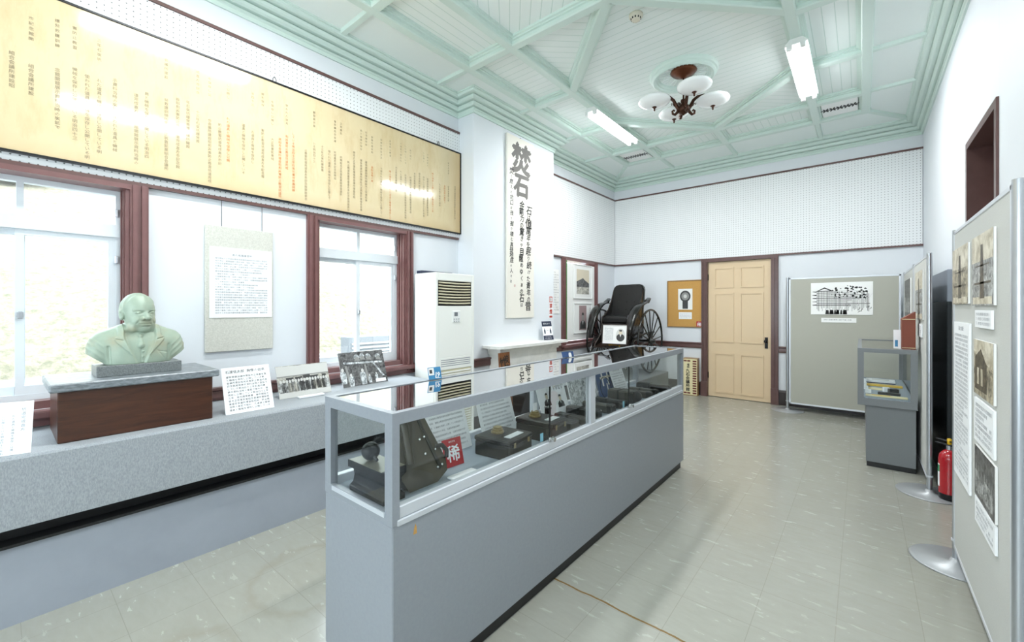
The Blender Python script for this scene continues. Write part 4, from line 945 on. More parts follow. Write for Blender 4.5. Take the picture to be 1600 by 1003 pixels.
def rickshaw():
    hz = .505                                            # hub height above the platform
    r = thing('rickshaw', 'old black rickshaw with spoked wheels and a leather seat on the corner platform', 'rickshaw', (-3.07, 6.72, .414))
    TR, R = .44, .50
    for s in (-1, 1):
        rim = MB(); n = 48; rim.tube([(s*TR, R*math.cos(2*PI*k/n), hz+R*math.sin(2*PI*k/n)) for k in range(n)], .017, 'rickshaw_black', 8, closed=True); w = rim.build('wheel', r)
        for k in range(16):
            a = 2*PI*k/16+.1; MB().cyl((s*TR, .05*math.cos(a), hz+.05*math.sin(a)), (s*TR, (R-.01)*math.cos(a), hz+(R-.01)*math.sin(a)), .011, 'rickshaw_black', 8, r2=.008).build('spoke', w)
        MB().lathe([(.001, -.06), (.03, -.06), (.035, -.04), (.06, -.02), (.06, .02), (.035, .04), (.03, .07), (.001, .075)], 'rickshaw_black', 20, (s*TR, 0, hz), axis='x', cap=False).build('wheel_hub', w)
        # curved mudguard: a broad arched leather strip over the wheel, rising to a horn at the back
        pts = []
        for k in range(13):
            a = math.radians(84 + (176-84)*k/12); q = R+.12+.02*math.sin(k/12*PI)
            pts.append((q*math.cos(a), hz+q*math.sin(a)))
        pts = [(.12, hz+R+.20), (.05, hz+R+.165)] + pts[1:]
        vs = []; m = len(pts)
        for i, (y, z) in enumerate(pts):
            wd = .035+.05*math.sin(PI*min(1, (i+.8)/(m+.4))); cx = s*(TR-.10+.02*math.cos(i/m*PI))
            ny, nz = y, z-hz; l = math.hypot(ny, nz); ny /= l; nz /= l
            for u, o in ((-wd, -.018), (-wd*.5, 0), (wd*.5, 0), (wd, -.018), (wd*.5, -.01), (-wd*.5, -.01)): vs.append((cx+u, y+ny*o, z+nz*o))
        MB().add(vs, [(i*6+j, i*6+(j+1) % 6, (i+1)*6+(j+1) % 6, (i+1)*6+j) for i in range(m-1) for j in range(6)] + [tuple(range(6))[::-1], tuple(range((m-1)*6, m*6))], 'rickshaw_black', True).build('mudguard', r)
        MB().cyl((s*(TR-.10), .05, hz+.62), (s*.26, .06, hz+.60), .007, 'rickshaw_black').build('mudguard_stay', r); MB().cyl((s*(TR-.10), -.45, hz+.42), (s*.27, -.3, hz+.25), .007, 'rickshaw_black').build('mudguard_stay', r)
        # springs
        for q in (-1, 1):
            MB().tube([(s*.33, -.34, hz+.04), (s*.33, -.17, hz+.04+q*.05), (s*.33, 0, hz+.04+q*.065), (s*.33, .17, hz+.04+q*.05), (s*.33, .34, hz+.04)], .012, 'rickshaw_black', 6, flat=(.6, 1.6)).build('leaf_spring', r)
        # shaft
        MB().tube([(s*.34, .40, hz+.12), (s*.34, 0, hz+.11), (s*.34, -.45, hz+.02), (s*.33, -.62, hz-.20), (s*.33, -.70, hz-.40)], .018, 'rickshaw_black', 8).build('shaft', r)
        # scooped body side
        prof = [(.12, hz+.12), (.12, hz+.50), (.18, hz+.80), (.12, hz+.82), (.04, hz+.66), (-.08, hz+.50), (-.20, hz+.42), (-.30, hz+.38), (-.32, hz+.24), (-.36, hz+.10), (-.56, hz-.06), (-.56, hz-.12), (-.30, hz-.06), (0, hz+.08)]
        MB().prism(prof, lambda u, v, d: (d, u, v), s*.255, s*.275, 'rickshaw_black').tube([(s*.265, u, v) for u, v in prof[2:12]], .011, 'rickshaw_wood', 6).build('body_side', r)
    MB().cyl((-TR, 0, hz), (TR, 0, hz), .016, 'rickshaw_black').build('axle', r)
    # tall back rest with rounded shoulders
    w = .275; a = [(-w, 0), (w, 0), (w+.005, .30), (w, .42)] + [(w-.09+.09*math.cos(t), .44+.09*math.sin(t)) for t in (0, .5, 1.0, PI/2)] + [(-w+.09+.09*math.cos(t), .44+.09*math.sin(t)) for t in (PI/2, PI-1.0, PI-.5, PI)] + [(-w-.005, .30)]
    def bk(u, v, d): return (u, .05+.24*v+d, hz+.38+v*1.02)
    MB().prism(a, bk, 0, .03, 'rickshaw_black').prism([(x*.94, .02+z*.955) for x, z in a], bk, -.045, 0, 'rickshaw_cushion').tube([bk(x, z, -.008) for x, z in a], .013, 'rickshaw_black', 6, closed=True).build('backrest', r, bevel=.012)
    b = MB()
    for x in (-.14, 0, .14):
        for z in (.12, .25, .38): q = bk(x, z, -.045); b.sphere(q, .009, 'rickshaw_black', 8, 6)
    b.build('backrest_buttons', r)
    MB().bbox((-.25, -.34, hz+.27), (.25, .08, hz+.40), 'rickshaw_cushion', .035).build('seat', r, bevel=.01)
    MB().bbox((-.252, -.32, hz+.0), (.252, -.29, hz+.28), 'rickshaw_black', .005).build('seat_front', r)
    MB().box((-.255, -.3, hz+.02), (.255, .12, hz+.05), 'rickshaw_black').box((-.255, .09, hz+.05), (.255, .12, hz+.40), 'rickshaw_black').build('body_floor', r)
    MB().prism([(-.56, hz-.11), (-.56, hz-.09), (-.20, hz+.01), (-.20, hz-.01)], lambda u, v, d: (d, u, v), -.255, .255, 'rickshaw_wood').build('footboard', r)
rickshaw()

# framed document on a little brass easel, standing on a small table before the rickshaw
r = thing('side_table', 'small dark table in front of the rickshaw under the framed document', 'table', (-2.86, 5.85-.02, .40)) if False else None
def p_doc(mb, w, h, y):
    mb.rect(-w*.5, 0, w*.5, h, 'photo_white', y)
    mb.rect(-w*.43, h*.12, -w*.02, h*.86, 'photo_soft', y-.0001) if False else None
    for k in range(11): vtext(mb, jp(15, 200+k), -w*.07-w*.034*k, h*.86, h*.042, 'ink_faint', y-.0002, 1.1)
    S = mb.T; mb.T = S @ Matrix.Translation((w*.25, 0, h*.14)); mb.disc(0, h*.32, w*.19, h*.36, 'pic_light', y-.0002, 24)
    mb.disc(0, h*.20, w*.17, h*.20, 'pic_dark', y-.0003, 20); mb.disc(0, h*.47, w*.075, h*.13, 'sepia_light', y-.0005, 16); mb.disc(0, h*.57, w*.07, h*.05, 'pic_dark', y-.0006, 12); mb.flat([(-w*.03, h*.36), (0, h*.22), (w*.03, h*.36)], 'photo_white', y-.0006); mb.T = S
st = thing('display_stand', 'slim dark stand carrying the framed document before the rickshaw', 'stand', (-2.86, 5.93, .40))
MB().bbox((-.12, -.07, 0), (.12, .07, .015), 'black_metal', .004).build('stand_foot', st); MB().cyl((0, 0, .012), (0, 0, .46), .014, 'black_metal').build('stand_column', st); MB().bbox((-.15, -.07, .455), (.15, .07, .468), 'black_metal', .004).build('stand_top', st)
ea = thing('brass_easel', 'small brass easel holding the framed document before the rickshaw', 'easel', (-2.86, 5.93, .869))
for s in (-1, 1): MB().tube([(s*.085, -.045, 0), (s*.075, -.03, .03), (s*.05, .0, .16)], .005, 'brass', 6).build('easel_leg', ea)
MB().tube([(0, .06, 0), (0, .01, .16)], .005, 'brass', 6).build('easel_leg', ea); MB().cyl((-.10, -.04, .022), (.10, -.04, .022), .005, 'brass').build('easel_ledge', ea)
frame_pic('framed_document', 'brown-framed document with an oval portrait before the rickshaw seat', (-2.86, 5.885, .897), .1, .40, .31, p_doc, 'rickshaw_wood', 'photo_white', .016, .12, 'framed document')

# ================================================================== BACK WALL
r = thing('cork_board', 'cork board in a wooden frame on the back wall left of the door', 'cork board', (-2.3145, BY-.002, 1.12)); w, h = .60, .80
MB().box((-w/2+.015, -.014, .015), (w/2-.015, 0, h-.015), 'cork').build('cork_sheet', r)
mb = MB()
for a, b in (((-w/2, -.022, 0), (w/2, 0, .018)), ((-w/2, -.022, h-.018), (w/2, 0, h)), ((-w/2, -.022, .018), (-w/2+.018, 0, h-.018)), ((w/2-.018, -.022, .018), (w/2, 0, h-.018))): mb.bbox(a, b, 'oak', .003)
mb.build('board_frame', r)
def p_watch(mb, w, h, y):
    mb.rect(-w*.19, h*.04, w*.19, h*.5, 'pic_dark', y); mb.disc(0, h*.64, w*.37, h*.27, 'pic_dark', y-.0002, 28); mb.disc(0, h*.64, w*.27, h*.19, 'pic_mid', y-.0004, 24); mb.disc(0, h*.64, w*.12, h*.09, 'pic_light', y-.0006, 16)
card('pinned_photograph', 'photograph of a round dark medal pinned to the cork board', 'photograph', (-2.31, BY-.0185, 1.42), 0, .235, .355, .002, 'photo_white', painter=p_watch)
card('pinned_caption', 'small white caption pinned to the cork board under the photograph', 'caption', (-2.31, BY-.0165, 1.26), 0, .215, .115, .002, painter=p_text(4, 16, 41, .85, .15, None, 'ink_faint'))
def p_rare(mb, w, h, y):
    put(mb, '稀', 0, h*.44, w*.72, 'white_paper', y, res=2, bold=.02); htext(mb, '有形文化', -w*.13, h*.88, w*.09, 'white_paper', y)
card('red_card', 'small red card with a white character at the corner of the cork board', 'card', (-2.085, BY-.0165, 1.13), 0, .09, .095, .002, 'red_card', painter=p_rare)

def signbox():
    r = thing('sign_box', 'wooden signboard box with vertical characters and red window slots by the door', 'signboard', (-2.19, 7.30, 0), .08); w, h, d = .225, .615, .21
    mb = MB(); mb.box((-w/2, 0, 0), (w/2, d, h), 'oak')
    mb.box((-w/2+.006, -.006, .012), (w/2-.006, 0, h-.012), 'cream_paper'); mb.build('box_body', r)
    t = MB(); vtext(t, '福岡', -.03, h-.085, .040, 'brush_ink', -.0068, 1.0, bold=.02); vtext(t, '九石会議所館', -.035, h-.175, .062, 'brush_ink', -.0068, 1.0, bold=.03); t.build('writing', r)
    for k in range(14): MB().box((w/2-.072, -.0075, .03+.0405*k), (w/2-.014, -.006, .054+.0405*k), 'maroon').build('slot', r)
    for z in (.03, h-.055):
        for x in (-.1, -.045): MB().box((x, -.0075, z), (x+.048, -.006, z+.026), 'maroon').build('slot', r)
signbox()

# ================================================================== PARTITION BOARDS
def board(cx, cy, rz, w, label, ztop=1.87, zbot=.10, cloth='panel_cloth', poles=(1, 1), bases=(1, 1)):
    """local x runs along the board, printed side towards -y"""
    r = thing('partition_board', label, 'partition board', (cx, cy, 0), rz)
    MB().box((-w/2+.02, -.011, zbot+.02), (w/2-.02, .011, ztop-.02), cloth).build('cloth_panel', r)
    f = MB()
    for a, b in (((-w/2, -.014, zbot), (w/2, .014, zbot+.022)), ((-w/2, -.014, ztop-.022), (w/2, .014, ztop)), ((-w/2, -.014, zbot), (-w/2+.022, .014, ztop)), ((w/2-.022, -.014, zbot), (w/2, .014, ztop))): f.bbox(a, b, 'alu_white', .003)
    f.build('board_frame', r)
    for s, p, q in ((-1, poles[0], bases[0]), (1, poles[1], bases[1])):
        if p:
            MB().cyl((s*(w/2+.018), 0, .008), (s*(w/2+.018), 0, ztop+.01), .017, 'aluminium', 20).lathe([(.022, 0), (.022, .012)], 'alu_white', 20, (s*(w/2+.018), 0, zbot+.03)).build('pole', r)
        if q: MB().lathe([(.001, .001), (.198, .001), (.2, .004), (.19, .008), (.03, .012), (.024, .03), (.018, .034), (.001, .034)], 'steel_disc', 48, (s*(w/2+.018), 0, 0), cap=False).build('base_disc', r)
    return r
board(-.205, 7.12, 0, 1.17, 'grey cloth partition board with the building drawing, right of the cream door', bases=(1, 0), poles=(1, 0))
board(.41, 5.20, -PI/2, 1.10, 'grey partition board beside the small display case, nearer one of the pair', bases=(0, 1), poles=(1, 1), cloth='panel_cloth_pale')
board(.41, 6.40, -PI/2, 1.17, 'grey partition board behind the small display case, in the far right corner', bases=(0, 0), poles=(1, 0), cloth='panel_cloth_pale')
board(.415, 2.835, -PI/2, 1.20, 'pale partition board at the right edge, covered with old photographs', ztop=1.88, bases=(1, 1), cloth='panel_cloth_pale')
def p_build(mb, w, h, y):
    mb.rect(-w/2, 0, w/2, h, 'photo_white', y); I = 'brush_ink'; q = y-.0002; rr = random.Random(9)
    mb.flat([(-w*.42, h*.72), (-w*.27, h*.85), (-w*.14, h*.75), (-w*.14, h*.72)], I, q); mb.flat([(-w*.37, h*.74), (-w*.27, h*.81), (-w*.18, h*.75)], 'photo_white', q-.0001)
    for k in range(46):
        x = -w*.4+w*.85*k/46; top = h*(.72 if k < 18 else .62+.1*rr.random()); z0 = h*rr.uniform(.1, .25); mb.rect(x, z0, x+w*rr.uniform(.003, .008), top, I, q)
    for k in range(9): z = h*(.28+.055*k); mb.rect(-w*(.4 if k % 2 else .47), z, w*rr.uniform(.1, .46), z+h*rr.uniform(.008, .02), I, q)
    for k in range(60):
        x = w*rr.uniform(-.15, .42); z = h*(.9-.35*abs(x/w-.12))*rr.uniform(.62, 1); s = w*rr.uniform(.01, .028); n = 7
        mb.flat([(x+s*math.cos(2*PI*i/n)*rr.uniform(.5, 1.3), z+s*math.sin(2*PI*i/n)*rr.uniform(.4, 1.3)) for i in range(n)], I, q-.0001)
    for k in range(13): mb.flat([(x+dx, h*dz) for x in (w*rr.uniform(-.32, .08),) for dx, dz in ((-w*.02, .01), (w*.02, .01), (w*.012, .13), (-w*.008, .16))], I, q-.0001)
    for k in range(40):
        x = w*rr.uniform(.0, .46); z = h*rr.uniform(.05, .55); l = w*rr.uniform(.01, .05); mb.flat([(x, z), (x+.002, z), (x+l+.002, z+l*rr.uniform(.5, 2)), (x+l, z+l*1.5)], 'pic_mid', q)
    for k in range(5): z = h*(.3+.1*k); mb.flat([(-w*.49, z), (-w*.4, z+.006), (-w*.41, z-.006)], I, q)
def on_back(name, label, cat, x0, x1, z0, z1, painter, mat='photo_white'):
    return card(name, label, cat, ((x0+x1)/2, 7.12-.0175, z0), 0, x1-x0, z1-z0, .004, mat, painter=painter)
on_back('drawing', 'black ink drawing of a wooden building on the grey board by the door', 'drawing', -.535, .115, 1.36, 1.79, p_build)
on_back('caption_strip', 'white caption strip below the ink drawing on the grey board', 'caption', -.42, -.05, 1.255, 1.315, lambda mb, w, h, y: htext(mb, '当時の会議所建物の様子を描いた絵', -w*.41, h*.6, w*.05, 'ink_grey', y))
def on_side(name, label, cat, y0, y1, z0, z1, painter, mat='photo_white', X=.41, t=.008, off=.0125):
    return card(name, label, cat, (X-off-t, (y0+y1)/2, z0), -PI/2, y1-y0, z1-z0, t, mat, painter=painter)
def p_tower(mat):
    def f(mb, w, h, y):
        mb.rect(-w*.5, 0, w*.5, h, mat, y); mb.rect(-w*.5, h*.62, w*.5, h, 'photo_sepia_pale', y-.0002)
        mb.flat([(-w*.1, h*.1), (w*.12, h*.1), (w*.05, h*.85), (-w*.05, h*.85)], 'photo_sepia_dark', y-.0004); mb.rect(-w*.38, h*.3, w*.4, h*.33, 'photo_sepia_dark', y-.0004); mb.rect(-w*.3, h*.55, w*.34, h*.57, 'photo_sepia_dark', y-.0004)
        mb.rect(-w*.45, h*.02, w*.45, h*.12, 'photo_sepia_pale', y-.0003)
    return f
def p_house(mb, w, h, y):
    mb.rect(-w*.5, 0, w*.5, h, 'photo_sepia', y); mb.flat([(-w*.5, h*.75), (w*.5, h*.55), (w*.5, h), (-w*.5, h)], 'photo_sepia_pale', y-.0002); mb.flat([(-w*.42, h*.1), (-w*.42, h*.68), (-w*.1, h*.85), (w*.2, h*.6), (w*.2, h*.1)], 'photo_sepia_dark', y-.0004); mb.rect(-w*.3, h*.2, -w*.2, h*.5, 'photo_sepia_pale', y-.0005); mb.rect(-w*.1, h*.2, 0, h*.5, 'photo_sepia_pale', y-.0005)
def p_crowd(mb, w, h, y):
    mb.rect(-w*.5, 0, w*.5, h, 'photo_dark', y); rr = random.Random(2)
    for k in range(8): person(mb, -w*.4+w*.11*k, h*.1, h*.5*rr.uniform(.8, 1.2), 'photo_grey', 'pic_mid', y-.0004)
X3 = .415
on_side('old_photograph', 'sepia photograph at the top left of the nearest partition board', 'photograph', 2.96, 3.40, 1.47, 1.765, p_tower('photo_sepia'), X=X3)
on_side('old_photograph', 'grey photograph of a tower at the top right of the nearest partition board', 'photograph', 2.45, 2.86, 1.46, 1.765, p_tower('photo_grey'), X=X3)
on_side('text_label', 'small white text label under the tower photograph on the nearest partition board', 'label', 2.49, 2.80, 1.365, 1.44, p_text(3, 14, 51, .9, .1, None, 'ink_faint'), 'white_paper', X=X3)
on_side('old_photograph', 'sepia photograph of a gabled house in the middle right of the nearest partition board', 'photograph', 2.45, 2.82, 1.07, 1.31, p_house, X=X3)
on_side('text_label', 'white text sheet under the gabled house photograph on the nearest partition board', 'label', 2.45, 2.82, .86, 1.05, p_text(7, 16, 52, .92, .08, None, 'ink_faint'), 'white_paper', X=X3)
on_side('text_sheet', 'tall white printed text sheet at the left of the nearest partition board', 'text sheet', 2.93, 3.36, .56, 1.375, p_text(34, 20, 53, .93, .04, '石炭と会議所', 'ink_faint'), 'white_paper', X=X3)
on_side('old_photograph', 'dark photograph of a crowd low on the nearest partition board', 'photograph', 2.43, 2.80, .62, .84, p_crowd, X=X3)
on_side('text_label', 'white text sheet lowest on the nearest partition board', 'label', 2.43, 2.80, .50, .61, p_text(4, 16, 54, .9, .1, None, 'ink_faint'), 'white_paper', X=X3)
on_side('old_photograph', 'tall brownish photograph on the partition board beside the small display case', 'photograph', 4.86, 5.45, 1.35, 1.77, p_tower('photo_grey'))
on_side('text_label', 'small white label below the brownish photograph beside the small display case', 'label', 4.95, 5.25, 1.20, 1.31, p_text(5, 12, 55, .9, .1, None, 'ink_faint'), 'white_paper')
on_side('old_photograph', 'dark photograph on the farthest right partition board above the small display case', 'photograph', 6.0, 6.72, 1.36, 1.76, p_crowd)

o = MB().bbox((0, -.9, 0), (.03, .9, 1.50), 'dark_board', .004).bbox((0, -.9, 1.50), (.03, .9, 1.76), 'bench_paint', .004).build('dark_board'); o.location = (.53, 5.75, 0); tag(o, 'tall dark glossy stand-in board, paler at the top, behind the right partitions', 'board')  # stand-in board filling the dark area of the right wall, paler at the top

# ---- fire extinguisher
r = thing('fire_extinguisher', 'red fire extinguisher with a green label on the floor behind the partition', 'fire extinguisher', (.512, 4.56, .0125), 2.4)
MB().lathe([(.001, 0), (.058, 0), (.062, .01), (.062, .045)], 'black_metal', 28, cap=False).build('extinguisher_foot', r)
MB().lathe([(.062, .045), (.062, .30), (.055, .335), (.035, .36), (.02, .37), (.001, .37)], 'red_gloss', 32, cap=False).build('cylinder', r)
mb = MB(); n = 14
for a0, a1, z0, z1, m, q in ((-1.2, 1.2, .09, .26, 'white_paper', .0625), (-1.2, 1.2, .20, .25, 'label_green', .063), (-1.0, .2, .10, .15, 'label_green', .063)):
    vs = [(q*math.cos(a0+(a1-a0)*i/n), q*math.sin(a0+(a1-a0)*i/n), z) for z in (z0, z1) for i in range(n+1)]; mb.add(vs, [(i, i+1, n+2+i, n+1+i) for i in range(n)], m, True)
mb.build('label_sticker', r)
MB().cyl((0, 0, .365), (0, 0, .40), .018, 'aluminium').bbox((-.02, -.014, .395), (.09, .014, .41), 'black_metal', .004).bbox((-.015, -.012, .425), (.085, .012, .437), 'black_metal', .004).build('valve_handle', r)
MB().lathe([(.001, .41), (.014, .41), (.014, .45), (.001, .455)], 'yellow', 12, cap=False).build('safety_pin', r)
MB().tube([(-.02, 0, .39), (-.07, 0, .36), (-.085, 0, .25), (-.08, 0, .12), (-.078, 0, .08)], .009, 'black_metal', 8).build('hose', r)

# ================================================================== SMALL DISPLAY CASE (right)
def small_case():
    X0, X1, Y0, Y1 = -.028, .376, 5.05, 6.55; r = thing('display_case', 'small grey glass-topped display case beside the right partition boards', 'display case', ((X0+X1)/2, (Y0+Y1)/2, 0)); w = (X1-X0)/2; L = (Y1-Y0)/2
    MB().box((-w+.065, -L+.04, 0), (w-.01, L-.04, .045), 'black_kick').build('kick_base', r)
    MB().bbox((-w+.06, -L+.03, .045), (w-.008, L-.03, .57), 'case_base_grey', .003).build('pedestal', r)
    mb = MB(); mb.bbox((-w, -L, .56), (w, L, .625), 'case_base_grey', .003); m = 'case_base_grey'
    for sx in (-1, 1):
        for sy in (-1, 1): mb.box((sx*w, sy*L, .62), (sx*(w-.045), sy*(L-.03), 1.075), m)
    for sx in (-1, 1): mb.box((sx*w, -L, 1.045), (sx*(w-.03), L, 1.08), m)
    for sy in (-1, 1): mb.box((-w, sy*L, 1.045), (w, sy*(L-.03), 1.08), m)
    mb.build('case_frame', r)
    MB().box((-w+.03, -L+.03, 1.068), (w-.03, L-.03, 1.074), 'case_top_glass').build('glass_top', r)
    MB().box((-w+.045, -L+.012, .63), (w-.045, -L+.016, 1.045), 'case_glass').build('glass_pane', r)
    for s in (-1, 1): MB().box((s*(w-.010), -L+.03, .63), (s*(w-.014), L-.03, 1.045), 'case_glass').build('glass_pane', r)
    MB().box((-w+.02, -L+.02, .625), (w-.02, L-.02, .632), 'case_felt').build('felt_floor', r)
    MB().bbox((w-.03, -L-.001, .075), (w-.015, -L+.031, .095), 'oak', .002).build('repair_patch', r) if False else None
small_case()
ZS = .633
def slab(name, label, cat, x, y, w, d, h, m, rz=0, z=ZS, group=None, extra=None):
    mb = MB(); mb.bbox((-w/2, -d/2, 0), (w/2, d/2, h), m, min(.003, h/3))
    if extra: extra(mb, w, d, h)
    o = mb.build(name); o.location = (x, y, z); o.rotation_euler = (0, 0, rz); return tag(o, label, cat, group)
slab('long_pamphlet', 'long pale pamphlet at the front of the small display case', 'pamphlet', .175, 5.17, .29, .07, .012, 'cream_paper', -.02, extra=lambda mb, w, d, h: mb.box((-w*.35, -d*.3, h), (w*.1, d*.3, h+.0005), 'yellow_folder'))
slab('black_tool', 'long black block lying behind the pale pamphlet in the small display case', 'tool', .20, 5.32, .16, .05, .022, 'black_metal', -.06)
o = slab('black_cap_lamp', 'short black piece with a white tag in the small display case', 'lamp part', .235, 5.46, .07, .05, .04, 'black_metal', .3)
slab('white_tag', 'folded white tag lying against the short black piece in the small display case', 'tag', .185, 5.49, .05, .04, .045, 'white_paper', .2)
slab('cream_booklet', 'cream booklet in the middle of the small display case', 'booklet', .165, 5.62, .24, .12, .008, 'cream_paper', -.05)
slab('yellow_folder', 'bright yellow folder lying in the small display case', 'folder', .175, 5.88, .30, .12, .012, 'yellow_folder', -.04)
slab('open_book', 'white booklet with a printed picture at the back of the small display case', 'book', .16, 6.15, .24, .17, .03, 'white_paper', 0, extra=lambda mb, w, d, h: (mb.box((-w*.3, -d*.2, h), (w*.3, d*.25, h+.0006), 'pic_light'), mb.box((-w/2, -d/2-.002, 0), (w/2, -d/2, .01), 'navy')))
for i, (x, y, l) in enumerate(((.05, 5.33, 'small white number card, nearest of the four in the small display case'), (.03, 5.55, 'small white number card beside the cream booklet in the small display case'), (.02, 5.82, 'small white number card beside the yellow folder in the small display case'), (.04, 6.1, 'small white number card, farthest of the four in the small display case'))):
    card('number_card', l, 'card', (x, y, ZS), 0, .045, .04, .003, lean=.5, group='number cards in the small display case', painter=lambda mb, w, h, yy: htext(mb, '一二三', -w*.25, h*.5, w*.2, 'ink_faint', yy))
r = thing('book_box', 'reddish-brown leather box with a slanted lid standing on the small display case', 'box', (.322, 5.2, 1.0815), 0)
MB().prism([(-.045, 0), (.045, 0), (.045, .335), (-.045, .27)], lambda u, v, d: (u, d, v), -.08, .08, 'chocolate_leather').build('box_body', r, bevel=.003)
MB().box((-.043, -.0815, .265), (.043, -.080, .271), 'cream_paper').box((-.043, -.0815, .012), (.043, -.080, .016), 'cream_paper').build('stitching', r)
card('leaflet', 'small white and blue leaflet standing left of the reddish-brown leather box', 'leaflet', (.250, 5.19, 1.0815), .0, .05, .17, .003, lean=.06, painter=lambda mb, w, h, y: mb.rect(-w*.3, h*.1, w*.1, h*.45, 'card_blue', y))

# ================================================================== LARGE DISPLAY CASE
CX0, CX1, CY0, CY1 = -1.72, -1.25, .868, 3.97
def big_case():
    r = thing('display_case', 'long grey glass display case of mining instruments in the middle of the room', 'display case', ((CX0+CX1)/2, (CY0+CY1)/2, 0)); w = (CX1-CX0)/2; L = (CY1-CY0)/2; m = 'case_grey'
    MB().box((-w+.02, -L+.02, 0), (w-.02, L-.02, .07), 'black_kick').build('kick_base', r)
    mb = MB(); mb.bbox((-w, -L, .065), (w, L, .69), m, .004); mb.build('cabinet', r)
    mb = MB()
    for sx in (-1, 1):
        for sy in (-1, 1): mb.box((sx*w, sy*L, .69), (sx*(w-.045), sy*(L-.03), 1.05), m)
    for sx in (-1, 1): mb.box((sx*w, -L, 1.042), (sx*(w-.028), L, 1.083), m)
    for sy in (-1, 1): mb.box((-w, sy*L, 1.042), (w, sy*(L-.028), 1.083), m)
    mb.box((-w, -L, .69), (w, -L+.02, .73), m); mb.build('case_frame', r)
    mb = MB()
    for s in (-1, 1):
        mb.bbox((s*(w+.004), -L+.02, .685), (s*(w-.02), L-.02, .708), 'alu_white', .003); mb.bbox((s*(w-.002), -L+.03, .708), (s*(w-.035), L-.02, .752), 'alu_white', .003)
    mb.box((-w+.06, -L-.004, .712), (w-.045, -L+.01, .728), 'alu_white'); mb.build('sliding_track', r)
    for y in (-L+1.43,): MB().box((w-.04, y-.028, .70), (w-.005, y+.028, 1.045), 'alu_white').box((-w+.005, y-.028, .70), (-w+.04, y+.028, 1.045), 'alu_white').build('centre_post', r)
    for y in (-L+.70, -L+2.1): MB().box((-w+.004, y-.02, .70), (-w+.03, y+.02, 1.045), 'alu_white').build('back_post', r)
    MB().box((-w+.028, -L+.028, 1.074), (w-.028, L-.028, 1.080), 'case_top_glass').build('glass_top', r)
    ym = -L+1.43
    for y0, y1, xo in ((-L+.03, -L+.99, .012), (-L+.96, ym-.028, .022), (ym+.028, -L+1.97, .022), (-L+1.94, L-.03, .012)):
        MB().box((w-xo, y0, .752), (w-xo-.004, y1, 1.042), 'case_glass').build('glass_pane', r); MB().box((-w+xo, y0, .752), (-w+xo+.004, y1, 1.042), 'case_glass').build('glass_pane', r)
    for y in (-L+.975, -L+1.955):
        MB().box((w-.013, y-.005, .70), (w-.008, y+.003, 1.042), 'black_void').build('glass_edge', r)
        q = MB(); q.cyl((w-.01, y, .765), (w+.022, y, .765), .011, 'chrome'); q.bbox((w-.008, y-.02, .755), (w+.002, y+.02, .775), 'chrome', .003); q.build('lock', r)
        MB().box((w-.030, y-.06, .758), (w-.028, y-.035, .80), 'cyan_tag').build('cyan_sticker', r)
    MB().box((-w+.06, -L+.012, .728), (w-.045, -L+.016, 1.042), 'case_glass').build('glass_pane', r); MB().box((-w+.045, L-.016, .70), (w-.045, L-.012, 1.042), 'case_glass').build('glass_pane', r)
    MB().box((-w+.01, -L+.018, .69), (w-.036, L-.018, .716), 'case_felt').build('felt_floor', r)
    MB().add([(w+.0006, -L+.088, .630), (w+.0006, -L+.105, .630), (w+.0006, -L+.103, .655), (w+.0006, -L+.098, .668), (w+.0006, -L+.092, .652)], [(0, 1, 2, 3, 4)], 'cork').build('paint_chip', r)
big_case()
ZC = .717
# cards standing on the case top
def p_19(mb, w, h, y):
    mb.rect(-w*.48, h*.35, -w*.05, h*.95, 'photo_white', y); mb.rect(-w*.4, h*.5, -w*.2, h*.8, 'pic_dark', y-.0002); put(mb, '1', w*.04, h*.36, h*.62, 'white_paper', y-.0004, shear=.2, bold=.03); put(mb, '9', w*.24, h*.36, h*.62, 'white_paper', y-.0004, shear=.2, bold=.03); mb.rect(0, h*.08, w*.4, h*.13, 'white_paper', y-.0003)
card('number_card', 'blue card numbered 19 standing on the back edge of the long display case', 'card', (-1.685, 1.43, 1.0845), FX-.15, .075, .062, .003, 'card_blue', lean=.25, painter=p_19)
def p_lamp(mb, w, h, y):
    mb.flat([(w*.05, 0), (w*.3, 0), (w*.3, h*.5), (w*.24, h*.8), (w*.1, h*.8), (w*.05, h*.5)], 'photo_white', y)
card('blue_card', 'dark blue card with a pale lamp on the back edge of the long case', 'card', (-1.68, 2.70, 1.0845), FX-.3, .11, .042, .003, 'photo_blue', lean=.3, painter=p_lamp)

# anvil-like rail block with a round weight on it
r = thing('rail_block', 'black cast-iron block shaped like an anvil at the near end of the long case', 'iron block', (-1.475, .952, ZC), .0)
pr = [(q[0]*.66, q[1]) for q in [(-.075, 0), (.075, 0), (.075, .022), (.05, .034), (.042, .06), (.05, .085), (.085, .098), (.085, .125), (-.085, .125), (-.085, .098), (-.05, .085), (-.042, .06), (-.05, .034), (-.075, .022)]]
MB().prism(pr, lambda u, v, d: (d, u, v), -.115, .115, 'anvil_black').build('block_body', r, bevel=.003); MB().box((-.11, -.053, .125), (.11, .053, .1265), 'anvil_top').build('worn_top', r)
r = thing('iron_ball', 'round black iron ball with a small neck resting on the anvil-like block', 'ball', (-1.51, .948, ZC+.1265))
MB().sphere((0, 0, .036), .036, 'anvil_black', 24, 16, (1, 1, .98)).build('ball_body', r); MB().cyl((.028, .0, .018), (.046, .0, .008), .008, 'anvil_black', 10, r2=.006).build('ball_neck', r)
slab('glass_marker', 'tiny pale blue tag beside the anvil-like block', 'tag', -1.30, .925, .016, .01, .03, 'cyan_tag', z=ZC)

